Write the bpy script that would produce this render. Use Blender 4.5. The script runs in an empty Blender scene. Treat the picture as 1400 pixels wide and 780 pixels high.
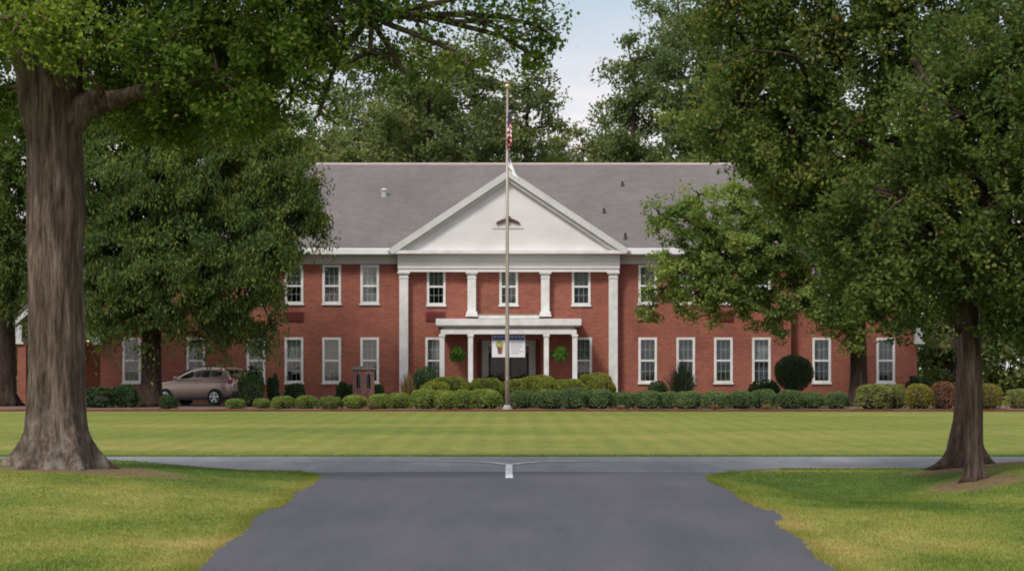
import bpy, bmesh, math, random
import numpy as np
from mathutils import Vector, Matrix

SC = bpy.context.scene
C = SC.collection
R = math.radians
rng = np.random.default_rng(7)
random.seed(7)

# ------------------------------------------------------------------ camera, sky, sun, exposure
cam_d = bpy.data.cameras.new('camera')
cam = bpy.data.objects.new('camera', cam_d); C.objects.link(cam)
cam.location = (0, 0, 1.7); cam.rotation_euler = (R(90), 0, 0)
cam_d.sensor_width = 36; cam_d.lens = 36 * 3300 / 1400
cam_d.shift_y = 113 / 1400
cam_d.clip_start = 0.5; cam_d.clip_end = 4000
SC.camera = cam

SUN_EL, SUN_AZ = 48, 215          # degrees; azimuth measured clockwise from +Y
w = bpy.data.worlds.new('World'); SC.world = w; w.use_nodes = True
nt = w.node_tree; N = nt.nodes; L = nt.links
N.clear()
out = N.new('ShaderNodeOutputWorld'); bg = N.new('ShaderNodeBackground')
bg.inputs['Strength'].default_value = 0.088
sky = N.new('ShaderNodeTexSky'); sky.sky_type = 'NISHITA'; sky.sun_disc = False
sky.sun_elevation = R(SUN_EL); sky.sun_rotation = R(SUN_AZ)
sky.air_density = 1.0; sky.dust_density = 1.5
tc = N.new('ShaderNodeTexCoord'); mp = N.new('ShaderNodeMapping')
mp.inputs['Scale'].default_value = (1, 1, 3.2)
nz = N.new('ShaderNodeTexNoise'); nz.inputs['Scale'].default_value = 5.0
nz.inputs['Detail'].default_value = 6; nz.inputs['Roughness'].default_value = 0.55
def wmath(op, a, b=0.0, clamp=False):
    m = N.new('ShaderNodeMath'); m.operation = op; m.use_clamp = clamp
    for q, v in enumerate((a, b)):
        if isinstance(v, (int, float)): m.inputs[q].default_value = v
        else: L.new(v, m.inputs[q])
    return m.outputs[0]
def wmix(f, a, b):
    m = N.new('ShaderNodeMix'); m.data_type = 'RGBA'
    for q, v in ((0, f), (6, a), (7, b)):
        if isinstance(v, float): m.inputs[q].default_value = v
        elif isinstance(v, tuple): m.inputs[q].default_value = (*v, 1)
        else: L.new(v, m.inputs[q])
    return m.outputs[2]
sep = N.new('ShaderNodeSeparateXYZ'); L.new(tc.outputs['Generated'], sep.inputs[0])
L.new(tc.outputs['Generated'], mp.inputs['Vector']); L.new(mp.outputs[0], nz.inputs['Vector'])
elev = wmath('MAXIMUM', sep.outputs[2], 0.0)
# thin overcast: an even veil that brightens towards the zenith, a warm low cloud bank near the horizon
veil = wmix(wmath('MULTIPLY', elev, 1.5, True), (4.1, 5.05, 6.05), (9.0, 9.2, 9.6))
bank = wmath('MULTIPLY', wmath('SUBTRACT', 0.150, elev), 16.0, True)
patch = wmath('MULTIPLY', wmath('SUBTRACT', nz.outputs['Fac'], 0.36), 6.0, True)
cloud = wmix(wmath('MULTIPLY', bank, patch), veil, (10.2, 9.1, 8.9))
col = wmix(0.85, sky.outputs[0], cloud)
L.new(col, bg.inputs[0]); L.new(bg.outputs[0], out.inputs[0])

sd = bpy.data.lights.new('sun', 'SUN'); sun = bpy.data.objects.new('sun', sd); C.objects.link(sun)
sd.energy = 2.3; sd.angle = R(11); sd.color = (1.0, 0.95, 0.88)
az, el = R(SUN_AZ), R(SUN_EL)
sdir = Vector((math.sin(az) * math.cos(el), math.cos(az) * math.cos(el), math.sin(el)))
sun.rotation_euler = sdir.to_track_quat('Z', 'Y').to_euler(); sun.location = (-30, -40, 60)

vs = SC.view_settings
vs.view_transform = 'Standard'; vs.look = 'None'; vs.exposure = 0.42; vs.gamma = 1.0
vs.use_curve_mapping = False
SC.cycles.filter_width = 1.9

F, H, YH = 3300.0, 1.7, 503.0
def X(px, d): return (px - 700) / F * d            # photo measure to metres at a distance
def Z(py, d): return H + (YH - py) / F * d

# ------------------------------------------------------------------ helpers
class MB:
    """collects shapes for one mesh"""
    def __init__(s): s.v = []; s.f = []; s.m = []
    def add(s, vs_, fs, mi=0):
        o = len(s.v); s.v += [tuple(q) for q in vs_]
        s.f += [tuple(i + o for i in f) for f in fs]; s.m += [mi] * len(fs)
    def box(s, x0, x1, y0, y1, z0, z1, mi=0):
        s.add([(x0,y0,z0),(x1,y0,z0),(x1,y1,z0),(x0,y1,z0),(x0,y0,z1),(x1,y0,z1),(x1,y1,z1),(x0,y1,z1)],
              [(0,3,2,1),(4,5,6,7),(0,1,5,4),(1,2,6,5),(2,3,7,6),(3,0,4,7)], mi)
    def prism(s, poly, y0, y1, mi=0):
        """poly: (x,z) list, counter-clockwise seen from -Y"""
        n = len(poly)
        s.add([(x, y0, z) for x, z in poly] + [(x, y1, z) for x, z in poly],
              [tuple(range(n)), tuple(range(2*n-1, n-1, -1))] +
              [(i, i+n, (i+1) % n + n, (i+1) % n) for i in range(n)], mi)
    def tube(s, pts, rad, n=8, mi=0, cap=True, mod=None):
        pts = [Vector(p) for p in pts]; ring0 = len(s.v); V = []
        for i, p in enumerate(pts):
            t = (pts[min(i+1, len(pts)-1)] - pts[max(i-1, 0)])
            t = t.normalized() if t.length > 1e-9 else Vector((0,0,1))
            a = Vector((0,1,0)) if abs(t.y) < 0.9 else Vector((1,0,0))
            u = t.cross(a).normalized(); v = t.cross(u)
            for k in range(n):
                th = 2*math.pi*k/n
                r = rad[i] * (mod(i, th) if mod else 1)
                V.append(p + (u*math.cos(th) + v*math.sin(th)) * r)
        Fs = []
        for i in range(len(pts)-1):
            for k in range(n):
                Fs.append((i*n+k, i*n+(k+1) % n, (i+1)*n+(k+1) % n, (i+1)*n+k))
        if cap:
            Fs.append(tuple(range(n-1, -1, -1))); Fs.append(tuple((len(pts)-1)*n+k for k in range(n)))
        s.add(V, Fs, mi)
    def ball(s, c, r, n=12, m=8, sz=1.0, mi=0):
        V = [(c[0], c[1], c[2]-r*sz)]; Fs = []
        for j in range(1, m):
            a = -math.pi/2 + math.pi*j/m
            for k in range(n):
                t = 2*math.pi*k/n
                V.append((c[0]+r*math.cos(a)*math.cos(t), c[1]+r*math.cos(a)*math.sin(t), c[2]+r*sz*math.sin(a)))
        V.append((c[0], c[1], c[2]+r*sz)); T = len(V)-1
        for k in range(n):
            Fs.append((0, 1+(k+1) % n, 1+k)); Fs.append((T, 1+(m-2)*n+k, 1+(m-2)*n+(k+1) % n))
            for j in range(m-2):
                Fs.append((1+j*n+k, 1+j*n+(k+1) % n, 1+(j+1)*n+(k+1) % n, 1+(j+1)*n+k))
        s.add(V, Fs, mi)
    def build(s, name, mats, parent=None, smooth=False, bevel=0.0):
        me = bpy.data.meshes.new(name); me.from_pydata(s.v, [], s.f)
        for m in (mats if isinstance(mats, (list, tuple)) else [mats]): me.materials.append(m)
        me.polygons.foreach_set('material_index', s.m)
        if smooth: me.polygons.foreach_set('use_smooth', [True]*len(me.polygons))
        bm = bmesh.new(); bm.from_mesh(me); bmesh.ops.recalc_face_normals(bm, faces=bm.faces); bm.to_mesh(me); bm.free()
        me.update()
        o = bpy.data.objects.new(name, me); C.objects.link(o)
        if parent: o.parent = parent
        if bevel:
            b = o.modifiers.new('bevel', 'BEVEL'); b.width = bevel; b.segments = 2; b.limit_method = 'ANGLE'
        return o

def tag(o, label=None, cat=None, group=None, kind=None):
    if label: o['label'] = label
    if cat: o['category'] = cat
    if group: o['group'] = group
    if kind: o['kind'] = kind
    return o
def thing(name, loc, label, cat, group=None, rz=0):
    o = bpy.data.objects.new(name, None); C.objects.link(o); o.empty_display_size = 0.3
    o.location = loc; o.rotation_euler = (0, 0, rz)
    return tag(o, label, cat, group)
def quads(name, V, mat, parent=None, attr=None, nper=4, smooth=False):
    """V: (n*nper,3) array, one island of nper verts per face; attr: value per face"""
    n = len(V)//nper
    me = bpy.data.meshes.new(name)
    me.vertices.add(len(V)); me.vertices.foreach_set('co', np.ascontiguousarray(V, dtype=np.float32).ravel())
    me.loops.add(n*nper); me.loops.foreach_set('vertex_index', np.arange(n*nper, dtype=np.int32))
    me.polygons.add(n); me.polygons.foreach_set('loop_start', np.arange(0, n*nper, nper, dtype=np.int32))
    if attr is not None:
        a = me.attributes.new('tint', 'FLOAT', 'FACE'); a.data.foreach_set('value', np.ascontiguousarray(attr, dtype=np.float32))
    me.materials.append(mat); me.update(calc_edges=True); me.validate()
    o = bpy.data.objects.new(name, me); C.objects.link(o)
    if parent: o.parent = parent
    return o
def copy_tree(o, parent=None):
    c = o.copy(); C.objects.link(c); c.parent = parent
    for ch in list(o.children): copy_tree(ch, c)
    return c

# ------------------------------------------------------------------ materials
def newmat(name):
    m = bpy.data.materials.new(name); m.use_nodes = True
    nt = m.node_tree; b = nt.nodes['Principled BSDF']
    return m, nt, nt.nodes, nt.links, b
def ramp(N, stops):
    r = N.new('ShaderNodeValToRGB'); e = r.color_ramp.elements
    while len(e) < len(stops): e.new(0.5)
    for i, (p, c) in enumerate(stops): e[i].position = p; e[i].color = (c[0], c[1], c[2], 1)
    return r
def noise(N, L, vec, scale, detail=5, rough=0.55, stretch=None):
    n = N.new('ShaderNodeTexNoise'); n.inputs['Scale'].default_value = scale
    n.inputs['Detail'].default_value = detail; n.inputs['Roughness'].default_value = rough
    if stretch:
        mp = N.new('ShaderNodeMapping'); mp.inputs['Scale'].default_value = stretch
        L.new(vec, mp.inputs['Vector']); vec = mp.outputs[0]
    L.new(vec, n.inputs['Vector']); return n.outputs['Fac']
def pmat(name, c1, c2=None, scale=3.0, rough=0.6, bump=0.0, bscale=None, stretch=None, metal=0.0, spec=0.5, coat=0.0, vary=0.0):
    m, nt, N, L, b = newmat(name)
    b.inputs['Roughness'].default_value = rough; b.inputs['Metallic'].default_value = metal
    b.inputs['Specular IOR Level'].default_value = spec; b.inputs['Coat Weight'].default_value = coat
    if c2 is None: c2 = tuple(v*0.85 for v in c1)
    tc = N.new('ShaderNodeTexCoord').outputs['Object']
    f = noise(N, L, tc, scale, stretch=stretch)
    r = ramp(N, [(0.3, c1), (0.7, c2)]); L.new(f, r.inputs[0]); L.new(r.outputs[0], b.inputs['Base Color'])
    if vary:
        oi = N.new('ShaderNodeObjectInfo'); ov = ramp(N, [(0.0, (1-vary,)*3), (1.0, (1+vary*0.7,)*3)]); L.new(oi.outputs['Random'], ov.inputs[0]); L.new(mixc(N, L, 1.0, r.outputs[0], ov.outputs[0], 'MULTIPLY'), b.inputs['Base Color'])
    if bump:
        f2 = noise(N, L, tc, bscale or scale*4, stretch=stretch)
        bp = N.new('ShaderNodeBump'); bp.inputs['Strength'].default_value = bump; bp.inputs['Distance'].default_value = 0.02
        L.new(f2, bp.inputs['Height']); L.new(bp.outputs[0], b.inputs['Normal'])
    return m
def mixc(N, L, fac, a, b, mode='MIX'):
    m = N.new('ShaderNodeMix'); m.data_type = 'RGBA'; m.blend_type = mode
    for s, v in ((0, fac), (6, a), (7, b)):
        if isinstance(v, (int, float)): m.inputs[s].default_value = v
        elif isinstance(v, tuple): m.inputs[s].default_value = (*v, 1)
        else: L.new(v, m.inputs[s])
    return m.outputs[2]
def math_(N, L, op, a, b=0.0, clamp=False):
    m = N.new('ShaderNodeMath'); m.operation = op; m.use_clamp = clamp
    for i, v in enumerate((a, b)):
        if isinstance(v, (int, float)): m.inputs[i].default_value = v
        else: L.new(v, m.inputs[i])
    return m.outputs[0]

def brick_mat(name, ca, cb, mortar):
    m, nt, N, L, b = newmat(name)
    b.inputs['Roughness'].default_value = 0.85; b.inputs['Specular IOR Level'].default_value = 0.25
    tc = N.new('ShaderNodeTexCoord').outputs['Object']
    sp = N.new('ShaderNodeSeparateXYZ'); L.new(tc, sp.inputs[0])
    g = N.new('ShaderNodeNewGeometry'); sn = N.new('ShaderNodeSeparateXYZ'); L.new(g.outputs['True Normal'], sn.inputs[0])
    side = math_(N, L, 'GREATER_THAN', math_(N, L, 'ABSOLUTE', sn.outputs[0]), 0.6)
    mu = N.new('ShaderNodeMix'); L.new(side, mu.inputs[0]); L.new(sp.outputs[0], mu.inputs[2]); L.new(sp.outputs[1], mu.inputs[3])
    cv = N.new('ShaderNodeCombineXYZ'); L.new(mu.outputs[0], cv.inputs[0]); L.new(sp.outputs[2], cv.inputs[1])
    br = N.new('ShaderNodeTexBrick'); L.new(cv.outputs[0], br.inputs['Vector'])
    br.inputs['Scale'].default_value = 1; br.inputs['Brick Width'].default_value = 0.22; br.inputs['Row Height'].default_value = 0.078
    br.inputs['Mortar Size'].default_value = 0.007; br.inputs['Mortar Smooth'].default_value = 0.3
    br.inputs['Color1'].default_value = (*ca, 1); br.inputs['Color2'].default_value = (*cb, 1); br.inputs['Mortar'].default_value = (*mortar, 1)
    n1 = noise(N, L, cv.outputs[0], 0.45, 7, 0.65)
    r1 = ramp(N, [(0.28, (0.74, 0.73, 0.78)), (0.5, (0.98, 1.0, 0.96)), (0.72, (1.16, 1.20, 1.06))]); L.new(n1, r1.inputs[0])
    n2 = noise(N, L, cv.outputs[0], 3.0, 4, 0.6, stretch=(0.35, 4, 1))
    r2 = ramp(N, [(0.3, (0.88, 0.86, 0.86)), (0.7, (1.06, 1.06, 1.06))]); L.new(n2, r2.inputs[0])
    c = mixc(N, L, 1.0, br.outputs['Color'], r1.outputs[0], 'MULTIPLY'); c = mixc(N, L, 1.0, c, r2.outputs[0], 'MULTIPLY')
    L.new(c, b.inputs['Base Color'])
    bp = N.new('ShaderNodeBump'); bp.inputs['Strength'].default_value = 0.35; bp.inputs['Distance'].default_value = 0.006
    L.new(math_(N, L, 'SUBTRACT', 1.0, br.outputs['Fac']), bp.inputs['Height']); L.new(bp.outputs[0], b.inputs['Normal'])
    return m

M = {}
M['brick'] = brick_mat('red_brick', (0.325, 0.091, 0.062), (0.222, 0.066, 0.049), (0.28, 0.17, 0.135))
M['brick_dark'] = brick_mat('brown_brick', (0.26, 0.10, 0.09), (0.19, 0.08, 0.075), (0.22, 0.16, 0.14))
M['white'] = pmat('white_paint', (0.74, 0.72, 0.71), (0.57, 0.56, 0.54), 2.3, 0.5, 0.05, 14)
M['white_board'] = pmat('white_boards', (0.71, 0.685, 0.68), (0.60, 0.58, 0.575), 0.6, 0.55, 0.0, stretch=(1, 1, 1.5))
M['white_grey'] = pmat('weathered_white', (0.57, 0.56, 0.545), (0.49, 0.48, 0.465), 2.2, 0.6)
M['gutter'] = pmat('gutter_white', (0.76, 0.76, 0.75), (0.66, 0.66, 0.65), 1.5, 0.4)
M['vent_red'] = pmat('vent_red', (0.17, 0.026, 0.02), (0.12, 0.02, 0.016), 6, 0.6)
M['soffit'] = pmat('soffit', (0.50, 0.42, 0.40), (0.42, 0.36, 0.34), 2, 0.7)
M['dark_metal'] = pmat('dark_metal', (0.03, 0.03, 0.032), (0.02, 0.02, 0.02), 5, 0.5, metal=0.3)
M['galv'] = pmat('galvanised', (0.55, 0.55, 0.55), (0.42, 0.42, 0.42), 5, 0.4, metal=0.6)
M['curtain'] = pmat('curtain', (0.34, 0.36, 0.33), (0.22, 0.25, 0.235), 5, 0.9, stretch=(6, 6, 0.5), vary=0.45)
M['curtain_dark'] = pmat('curtain_dark', (0.16, 0.165, 0.18), (0.10, 0.105, 0.12), 5, 0.9, stretch=(6, 6, 0.5), vary=0.5)
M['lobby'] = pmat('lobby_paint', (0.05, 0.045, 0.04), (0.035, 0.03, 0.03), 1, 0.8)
M['bark_grey'] = None
M['bar'] = pmat('glazing_bar', (0.42, 0.43, 0.42), (0.36, 0.37, 0.36), 4, 0.6)
M['concrete'] = pmat('concrete', (0.34, 0.32, 0.29), (0.26, 0.25, 0.23), 2, 0.9, 0.1)
M['pole'] = pmat('pole_metal', (0.36, 0.30, 0.26), (0.29, 0.235, 0.20), 2, 0.45, metal=0.25, stretch=(3, 3, 0.6))
M['gold'] = pmat('gilded', (0.62, 0.50, 0.24), (0.55, 0.42, 0.18), 5, 0.3, metal=0.5)
M['flag_red'] = pmat('flag_red', (0.42, 0.02, 0.03), (0.34, 0.015, 0.025), 5, 0.8)
M['flag_white'] = pmat('flag_white', (0.84, 0.83, 0.85), (0.78, 0.78, 0.80), 5, 0.8)
M['flag_blue'] = pmat('flag_blue', (0.03, 0.035, 0.18), (0.025, 0.03, 0.14), 5, 0.8)
M['mark'] = pmat('road_paint', (0.70, 0.70, 0.69), (0.40, 0.40, 0.41), 3.5, 0.7)
M['mark_worn'] = pmat('worn_road_paint', (0.50, 0.50, 0.51), (0.26, 0.26, 0.27), 2.5, 0.7)
M['terracotta'] = pmat('planter_clay', (0.06, 0.05, 0.045), (0.05, 0.04, 0.035), 4, 0.8)
M['rubber'] = pmat('tyre_rubber', (0.018, 0.018, 0.018), (0.026, 0.025, 0.024), 8, 0.85)
M['rim'] = pmat('alloy_rim', (0.60, 0.60, 0.61), (0.52, 0.52, 0.53), 8, 0.3, metal=0.8)
M['car_paint'] = pmat('car_paint', (0.46, 0.33, 0.285), (0.43, 0.305, 0.265), 1.2, 0.28, metal=0.4, coat=0.6)
M['car_trim'] = pmat('car_trim', (0.02, 0.02, 0.022), (0.03, 0.03, 0.03), 8, 0.6)
M['lamp_red'] = pmat('lamp_red', (0.42, 0.012, 0.015), (0.32, 0.01, 0.012), 8, 0.2)
M['lamp_clear'] = pmat('lamp_clear', (0.72, 0.68, 0.55), (0.6, 0.58, 0.5), 8, 0.15)
M['plate'] = pmat('plate_white', (0.6, 0.6, 0.58), (0.5, 0.5, 0.5), 8, 0.5)
M['banner_white'] = pmat('banner_white', (0.72, 0.72, 0.75), (0.66, 0.66, 0.70), 5, 0.6)
M['banner_blue'] = pmat('banner_blue', (0.075, 0.085, 0.22), (0.06, 0.07, 0.18), 5, 0.6)
M['banner_grey'] = pmat('banner_grey', (0.40, 0.39, 0.42), (0.34, 0.33, 0.36), 9, 0.6)
M['banner_pale'] = pmat('banner_pale', (0.42, 0.43, 0.56), (0.36, 0.37, 0.5), 9, 0.6)
M['banner_yellow'] = pmat('banner_yellow', (0.42, 0.42, 0.12), (0.30, 0.33, 0.10), 9, 0.6)
M['banner_brown'] = pmat('banner_brown', (0.17, 0.07, 0.06), (0.13, 0.06, 0.06), 9, 0.6)
M['banner_orange'] = pmat('banner_orange', (0.50, 0.24, 0.05), (0.42, 0.18, 0.04), 9, 0.6)
M['ornament'] = pmat('ornament_brown', (0.13, 0.05, 0.05), (0.10, 0.055, 0.05), 6, 0.6)
M['stone_grey'] = pmat('cast_stone', (0.22, 0.18, 0.165), (0.16, 0.13, 0.125), 6, 0.85)
M['panel_black'] = pmat('painted_recess', (0.02, 0.018, 0.025), (0.014, 0.012, 0.016), 6, 0.5)
M['edging'] = brick_mat('edging_brick', (0.16, 0.05, 0.035), (0.11, 0.035, 0.028), (0.10, 0.06, 0.05))

def glass_mat(name, tint=(0.75, 0.8, 0.8), refl=0.16):
    m, nt, N, L, b = newmat(name); N.remove(b)
    o = N['Material Output']; g = N.new('ShaderNodeBsdfGlossy'); g.inputs['Roughness'].default_value = 0.03
    t = N.new('ShaderNodeBsdfTransparent'); t.inputs[0].default_value = (*tint, 1)
    lw = N.new('ShaderNodeLayerWeight'); lw.inputs[0].default_value = 0.35
    f = math_(N, L, 'ADD', math_(N, L, 'MULTIPLY', lw.outputs['Fresnel'], 0.7), refl*0.4, True)
    tc = N.new('ShaderNodeTexCoord').outputs['Object']; nf = noise(N, L, tc, 0.9, 2)
    bp = N.new('ShaderNodeBump'); bp.inputs['Strength'].default_value = 0.05; bp.inputs['Distance'].default_value = 0.05
    L.new(nf, bp.inputs['Height']); L.new(bp.outputs[0], g.inputs['Normal'])
    mx = N.new('ShaderNodeMixShader'); L.new(f, mx.inputs[0]); L.new(t.outputs[0], mx.inputs[1]); L.new(g.outputs[0], mx.inputs[2])
    L.new(mx.outputs[0], o.inputs[0]); return m
M['glass'] = glass_mat('window_glass')
M['glass_door'] = glass_mat('door_glass', (0.55, 0.58, 0.58), 0.03)
M['car_glass'] = pmat('car_glass', (0.014, 0.016, 0.017), (0.02, 0.024, 0.024), 2, 0.06, spec=0.7)

def roof_mat():
    m, nt, N, L, b = newmat('asphalt_shingle'); b.inputs['Roughness'].default_value = 0.9; b.inputs['Specular IOR Level'].default_value = 0.2
    tc = N.new('ShaderNodeTexCoord').outputs['Object']; sp = N.new('ShaderNodeSeparateXYZ'); L.new(tc, sp.inputs[0])
    cv = N.new('ShaderNodeCombineXYZ'); L.new(math_(N, L, 'ADD', sp.outputs[0], math_(N, L, 'MULTIPLY', sp.outputs[1], 0.03)), cv.inputs[0]); L.new(sp.outputs[2], cv.inputs[1])
    br = N.new('ShaderNodeTexBrick'); L.new(cv.outputs[0], br.inputs['Vector'])
    for k, v in (('Scale', 1), ('Brick Width', 0.33), ('Row Height', 0.075), ('Mortar Size', 0.004)): br.inputs[k].default_value = v
    br.inputs['Color1'].default_value = (0.163, 0.145, 0.143, 1); br.inputs['Color2'].default_value = (0.142, 0.126, 0.124, 1); br.inputs['Mortar'].default_value = (0.105, 0.088, 0.088, 1)
    n1 = noise(N, L, tc, 0.35, 6, 0.6); r1 = ramp(N, [(0.3, (0.86, 0.86, 0.87)), (0.7, (1.1, 1.09, 1.08))]); L.new(n1, r1.inputs[0])
    n2 = noise(N, L, cv.outputs[0], 1.0, 4, 0.6, stretch=(1.6, 0.12, 1)); r2 = ramp(N, [(0.35, (0.96, 0.96, 0.965)), (0.7, (1.02, 1.02, 1.02))]); L.new(n2, r2.inputs[0])
    c = mixc(N, L, 1.0, br.outputs['Color'], r1.outputs[0], 'MULTIPLY'); c = mixc(N, L, 1.0, c, r2.outputs[0], 'MULTIPLY'); L.new(c, b.inputs['Base Color'])
    return m
M['shingle'] = roof_mat()

def bark_mat(name, c1, c2, c3, moss=None):
    m, nt, N, L, b = newmat(name); b.inputs['Roughness'].default_value = 0.95; b.inputs['Specular IOR Level'].default_value = 0.15
    tc = N.new('ShaderNodeTexCoord').outputs['Object']
    f = noise(N, L, tc, 9, 8, 0.65, stretch=(1, 1, 0.12)); r = ramp(N, [(0.30, c1), (0.52, c2), (0.72, c3)]); L.new(f, r.inputs[0])
    c = r.outputs[0]
    f4 = noise(N, L, tc, 24, 6, 0.7, stretch=(1, 1, 0.10)); r4 = ramp(N, [(0.38, (0.42, 0.40, 0.38)), (0.60, (1.22, 1.21, 1.20))]); L.new(f4, r4.inputs[0]); c = mixc(N, L, 1.0, c, r4.outputs[0], 'MULTIPLY')
    f3 = noise(N, L, tc, 1.6, 4, 0.6, stretch=(1, 1, 0.35)); r3 = ramp(N, [(0.3, (0.72, 0.70, 0.68)), (0.7, (1.2, 1.18, 1.15))]); L.new(f3, r3.inputs[0])
    c = mixc(N, L, 1.0, c, r3.outputs[0], 'MULTIPLY')
    if moss:
        sp = N.new('ShaderNodeSeparateXYZ'); L.new(tc, sp.inputs[0])
        hz = math_(N, L, 'SUBTRACT', 1.0, math_(N, L, 'MULTIPLY', sp.outputs[2], 0.7), True)
        fm = noise(N, L, tc, 5, 5, 0.6); rm = ramp(N, [(0.46, (0, 0, 0)), (0.72, (0.8, 0.8, 0.8))]); L.new(fm, rm.inputs[0])
        c = mixc(N, L, math_(N, L, 'MULTIPLY', hz, rm.outputs[0]), c, moss)
    L.new(c, b.inputs['Base Color'])
    bp = N.new('ShaderNodeBump'); bp.inputs['Strength'].default_value = 0.8; bp.inputs['Distance'].default_value = 0.03
    L.new(f, bp.inputs['Height']); L.new(bp.outputs[0], b.inputs['Normal']); return m
M['bark'] = bark_mat('oak_bark', (0.050, 0.035, 0.028), (0.122, 0.090, 0.074), (0.205, 0.160, 0.134), (0.26, 0.245, 0.21))
M['bark_grey'] = bark_mat('grey_bark', (0.040, 0.029, 0.023), (0.085, 0.062, 0.050), (0.14, 0.108, 0.088))
M['bark_dark'] = bark_mat('dark_bark', (0.024, 0.016, 0.013), (0.048, 0.034, 0.027), (0.085, 0.062, 0.050))

def leaf_mat(name, stops, trans=0.38, tcol=(1.25, 1.35, 0.7), gain=1.0):
    m, nt, N, L, b = newmat(name)
    gn = gain if isinstance(gain, tuple) else (gain,)*3
    stops = [(p, tuple(v*q for v, q in zip(c, gn))) for p, c in stops]
    at = N.new('ShaderNodeAttribute'); at.attribute_name = 'tint'
    r = ramp(N, stops); L.new(at.outputs['Fac'], r.inputs[0])
    b.inputs['Roughness'].default_value = 0.7; b.inputs['Specular IOR Level'].default_value = 0.10
    oi = N.new('ShaderNodeObjectInfo'); ov = ramp(N, [(0.0, (0.80, 0.82, 0.80)), (0.5, (1.0, 1.0, 1.0)), (1.0, (1.22, 1.16, 1.1))]); L.new(oi.outputs['Random'], ov.inputs[0])
    class _o: pass
    rc = mixc(N, L, 1.0, r.outputs[0], ov.outputs[0], 'MULTIPLY')
    r = _o(); r.outputs = [rc]
    L.new(r.outputs[0], b.inputs['Base Color'])
    tr = N.new('ShaderNodeBsdfTranslucent'); L.new(mixc(N, L, 1.0, r.outputs[0], tcol, 'MULTIPLY'), tr.inputs[0])
    mx = N.new('ShaderNodeMixShader'); mx.inputs[0].default_value = trans
    L.new(b.outputs[0], mx.inputs[1]); L.new(tr.outputs[0], mx.inputs[2]); L.new(mx.outputs[0], N['Material Output'].inputs[0]); return m
M['leaf_oak'] = leaf_mat('oak_leaves', [(0.0, (0.028, 0.055, 0.012)), (0.45, (0.052, 0.088, 0.018)), (0.8, (0.085, 0.125, 0.024)), (0.97, (0.115, 0.155, 0.028)), (1.0, (0.11, 0.07, 0.03))], gain=(1.7, 1.6, 1.4))
M['leaf_mid'] = leaf_mat('willow_oak_leaves', [(0.0, (0.030, 0.058, 0.024)), (0.5, (0.056, 0.092, 0.032)), (0.85, (0.088, 0.125, 0.032)), (1.0, (0.12, 0.13, 0.035))], gain=(2.1, 1.85, 1.7))
M['leaf_right'] = leaf_mat('right_tree_leaves', [(0.0, (0.03, 0.062, 0.018)), (0.5, (0.055, 0.095, 0.024)), (0.85, (0.085, 0.128, 0.028)), (0.98, (0.12, 0.13, 0.035)), (1.0, (0.15, 0.07, 0.03))], gain=(2.05, 1.6, 1.7))
M['leaf_spread'] = leaf_mat('spreading_oak_leaves', [(0.0, (0.045, 0.07, 0.024)), (0.5, (0.085, 0.115, 0.036)), (0.85, (0.12, 0.15, 0.045)), (1.0, (0.145, 0.14, 0.05))], gain=(1.95, 1.95, 1.7))
M['leaf_far'] = leaf_mat('far_tree_leaves', [(0.0, (0.040, 0.060, 0.030)), (0.5, (0.068, 0.092, 0.042)), (0.9, (0.10, 0.12, 0.052)), (1.0, (0.13, 0.12, 0.06))], gain=(2.15, 1.95, 1.7))
M['leaf_pine'] = leaf_mat('pine_needles', [(0.0, (0.035, 0.055, 0.03)), (0.6, (0.06, 0.085, 0.042)), (1.0, (0.09, 0.11, 0.05))], gain=(2.1, 1.95, 1.75))
M['leaf_yellow'] = leaf_mat('yellow_green_leaves', [(0.0, (0.07, 0.09, 0.018)), (0.5, (0.13, 0.15, 0.03)), (1.0, (0.19, 0.19, 0.05))], gain=1.4)
M['leaf_box'] = leaf_mat('boxwood_leaves', [(0.0, (0.045, 0.07, 0.02)), (0.5, (0.09, 0.12, 0.03)), (1.0, (0.15, 0.165, 0.045))], gain=2.1)
M['leaf_blue'] = leaf_mat('blue_green_leaves', [(0.0, (0.035, 0.06, 0.028)), (0.5, (0.07, 0.10, 0.042)), (1.0, (0.11, 0.135, 0.055))], gain=2.0)
M['leaf_dark'] = leaf_mat('dark_leaves', [(0.0, (0.012, 0.025, 0.012)), (0.6, (0.025, 0.042, 0.018)), (1.0, (0.05, 0.07, 0.025))], 0.2, gain=(2.3, 2.3, 2.2))
M['leaf_spiky'] = leaf_mat('spiky_leaves', [(0.0, (0.03, 0.045, 0.03)), (0.5, (0.05, 0.07, 0.045)), (1.0, (0.09, 0.11, 0.065))], 0.2)
M['leaf_pale'] = leaf_mat('pale_leaves', [(0.0, (0.11, 0.135, 0.04)), (0.5, (0.19, 0.21, 0.07)), (1.0, (0.27, 0.27, 0.11))], gain=1.25)
M['leaf_gold'] = leaf_mat('gold_leaves', [(0.0, (0.12, 0.12, 0.025)), (0.5, (0.21, 0.19, 0.045)), (1.0, (0.30, 0.24, 0.08))], gain=1.05)
M['leaf_red'] = leaf_mat('red_leaves', [(0.0, (0.08, 0.05, 0.03)), (0.5, (0.17, 0.085, 0.05)), (1.0, (0.25, 0.12, 0.075))], 0.3, (1.2, 1.0, 0.8), gain=1.1)
M['leaf_tan'] = leaf_mat('tan_blades', [(0.0, (0.14, 0.10, 0.05)), (0.5, (0.22, 0.16, 0.08)), (1.0, (0.30, 0.22, 0.11))], 0.3, (1.2, 1.0, 0.8))
M['leaf_fern'] = leaf_mat('fern_fronds', [(0.0, (0.025, 0.055, 0.012)), (0.5, (0.05, 0.10, 0.02)), (1.0, (0.09, 0.15, 0.03))], gain=1.9)
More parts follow.
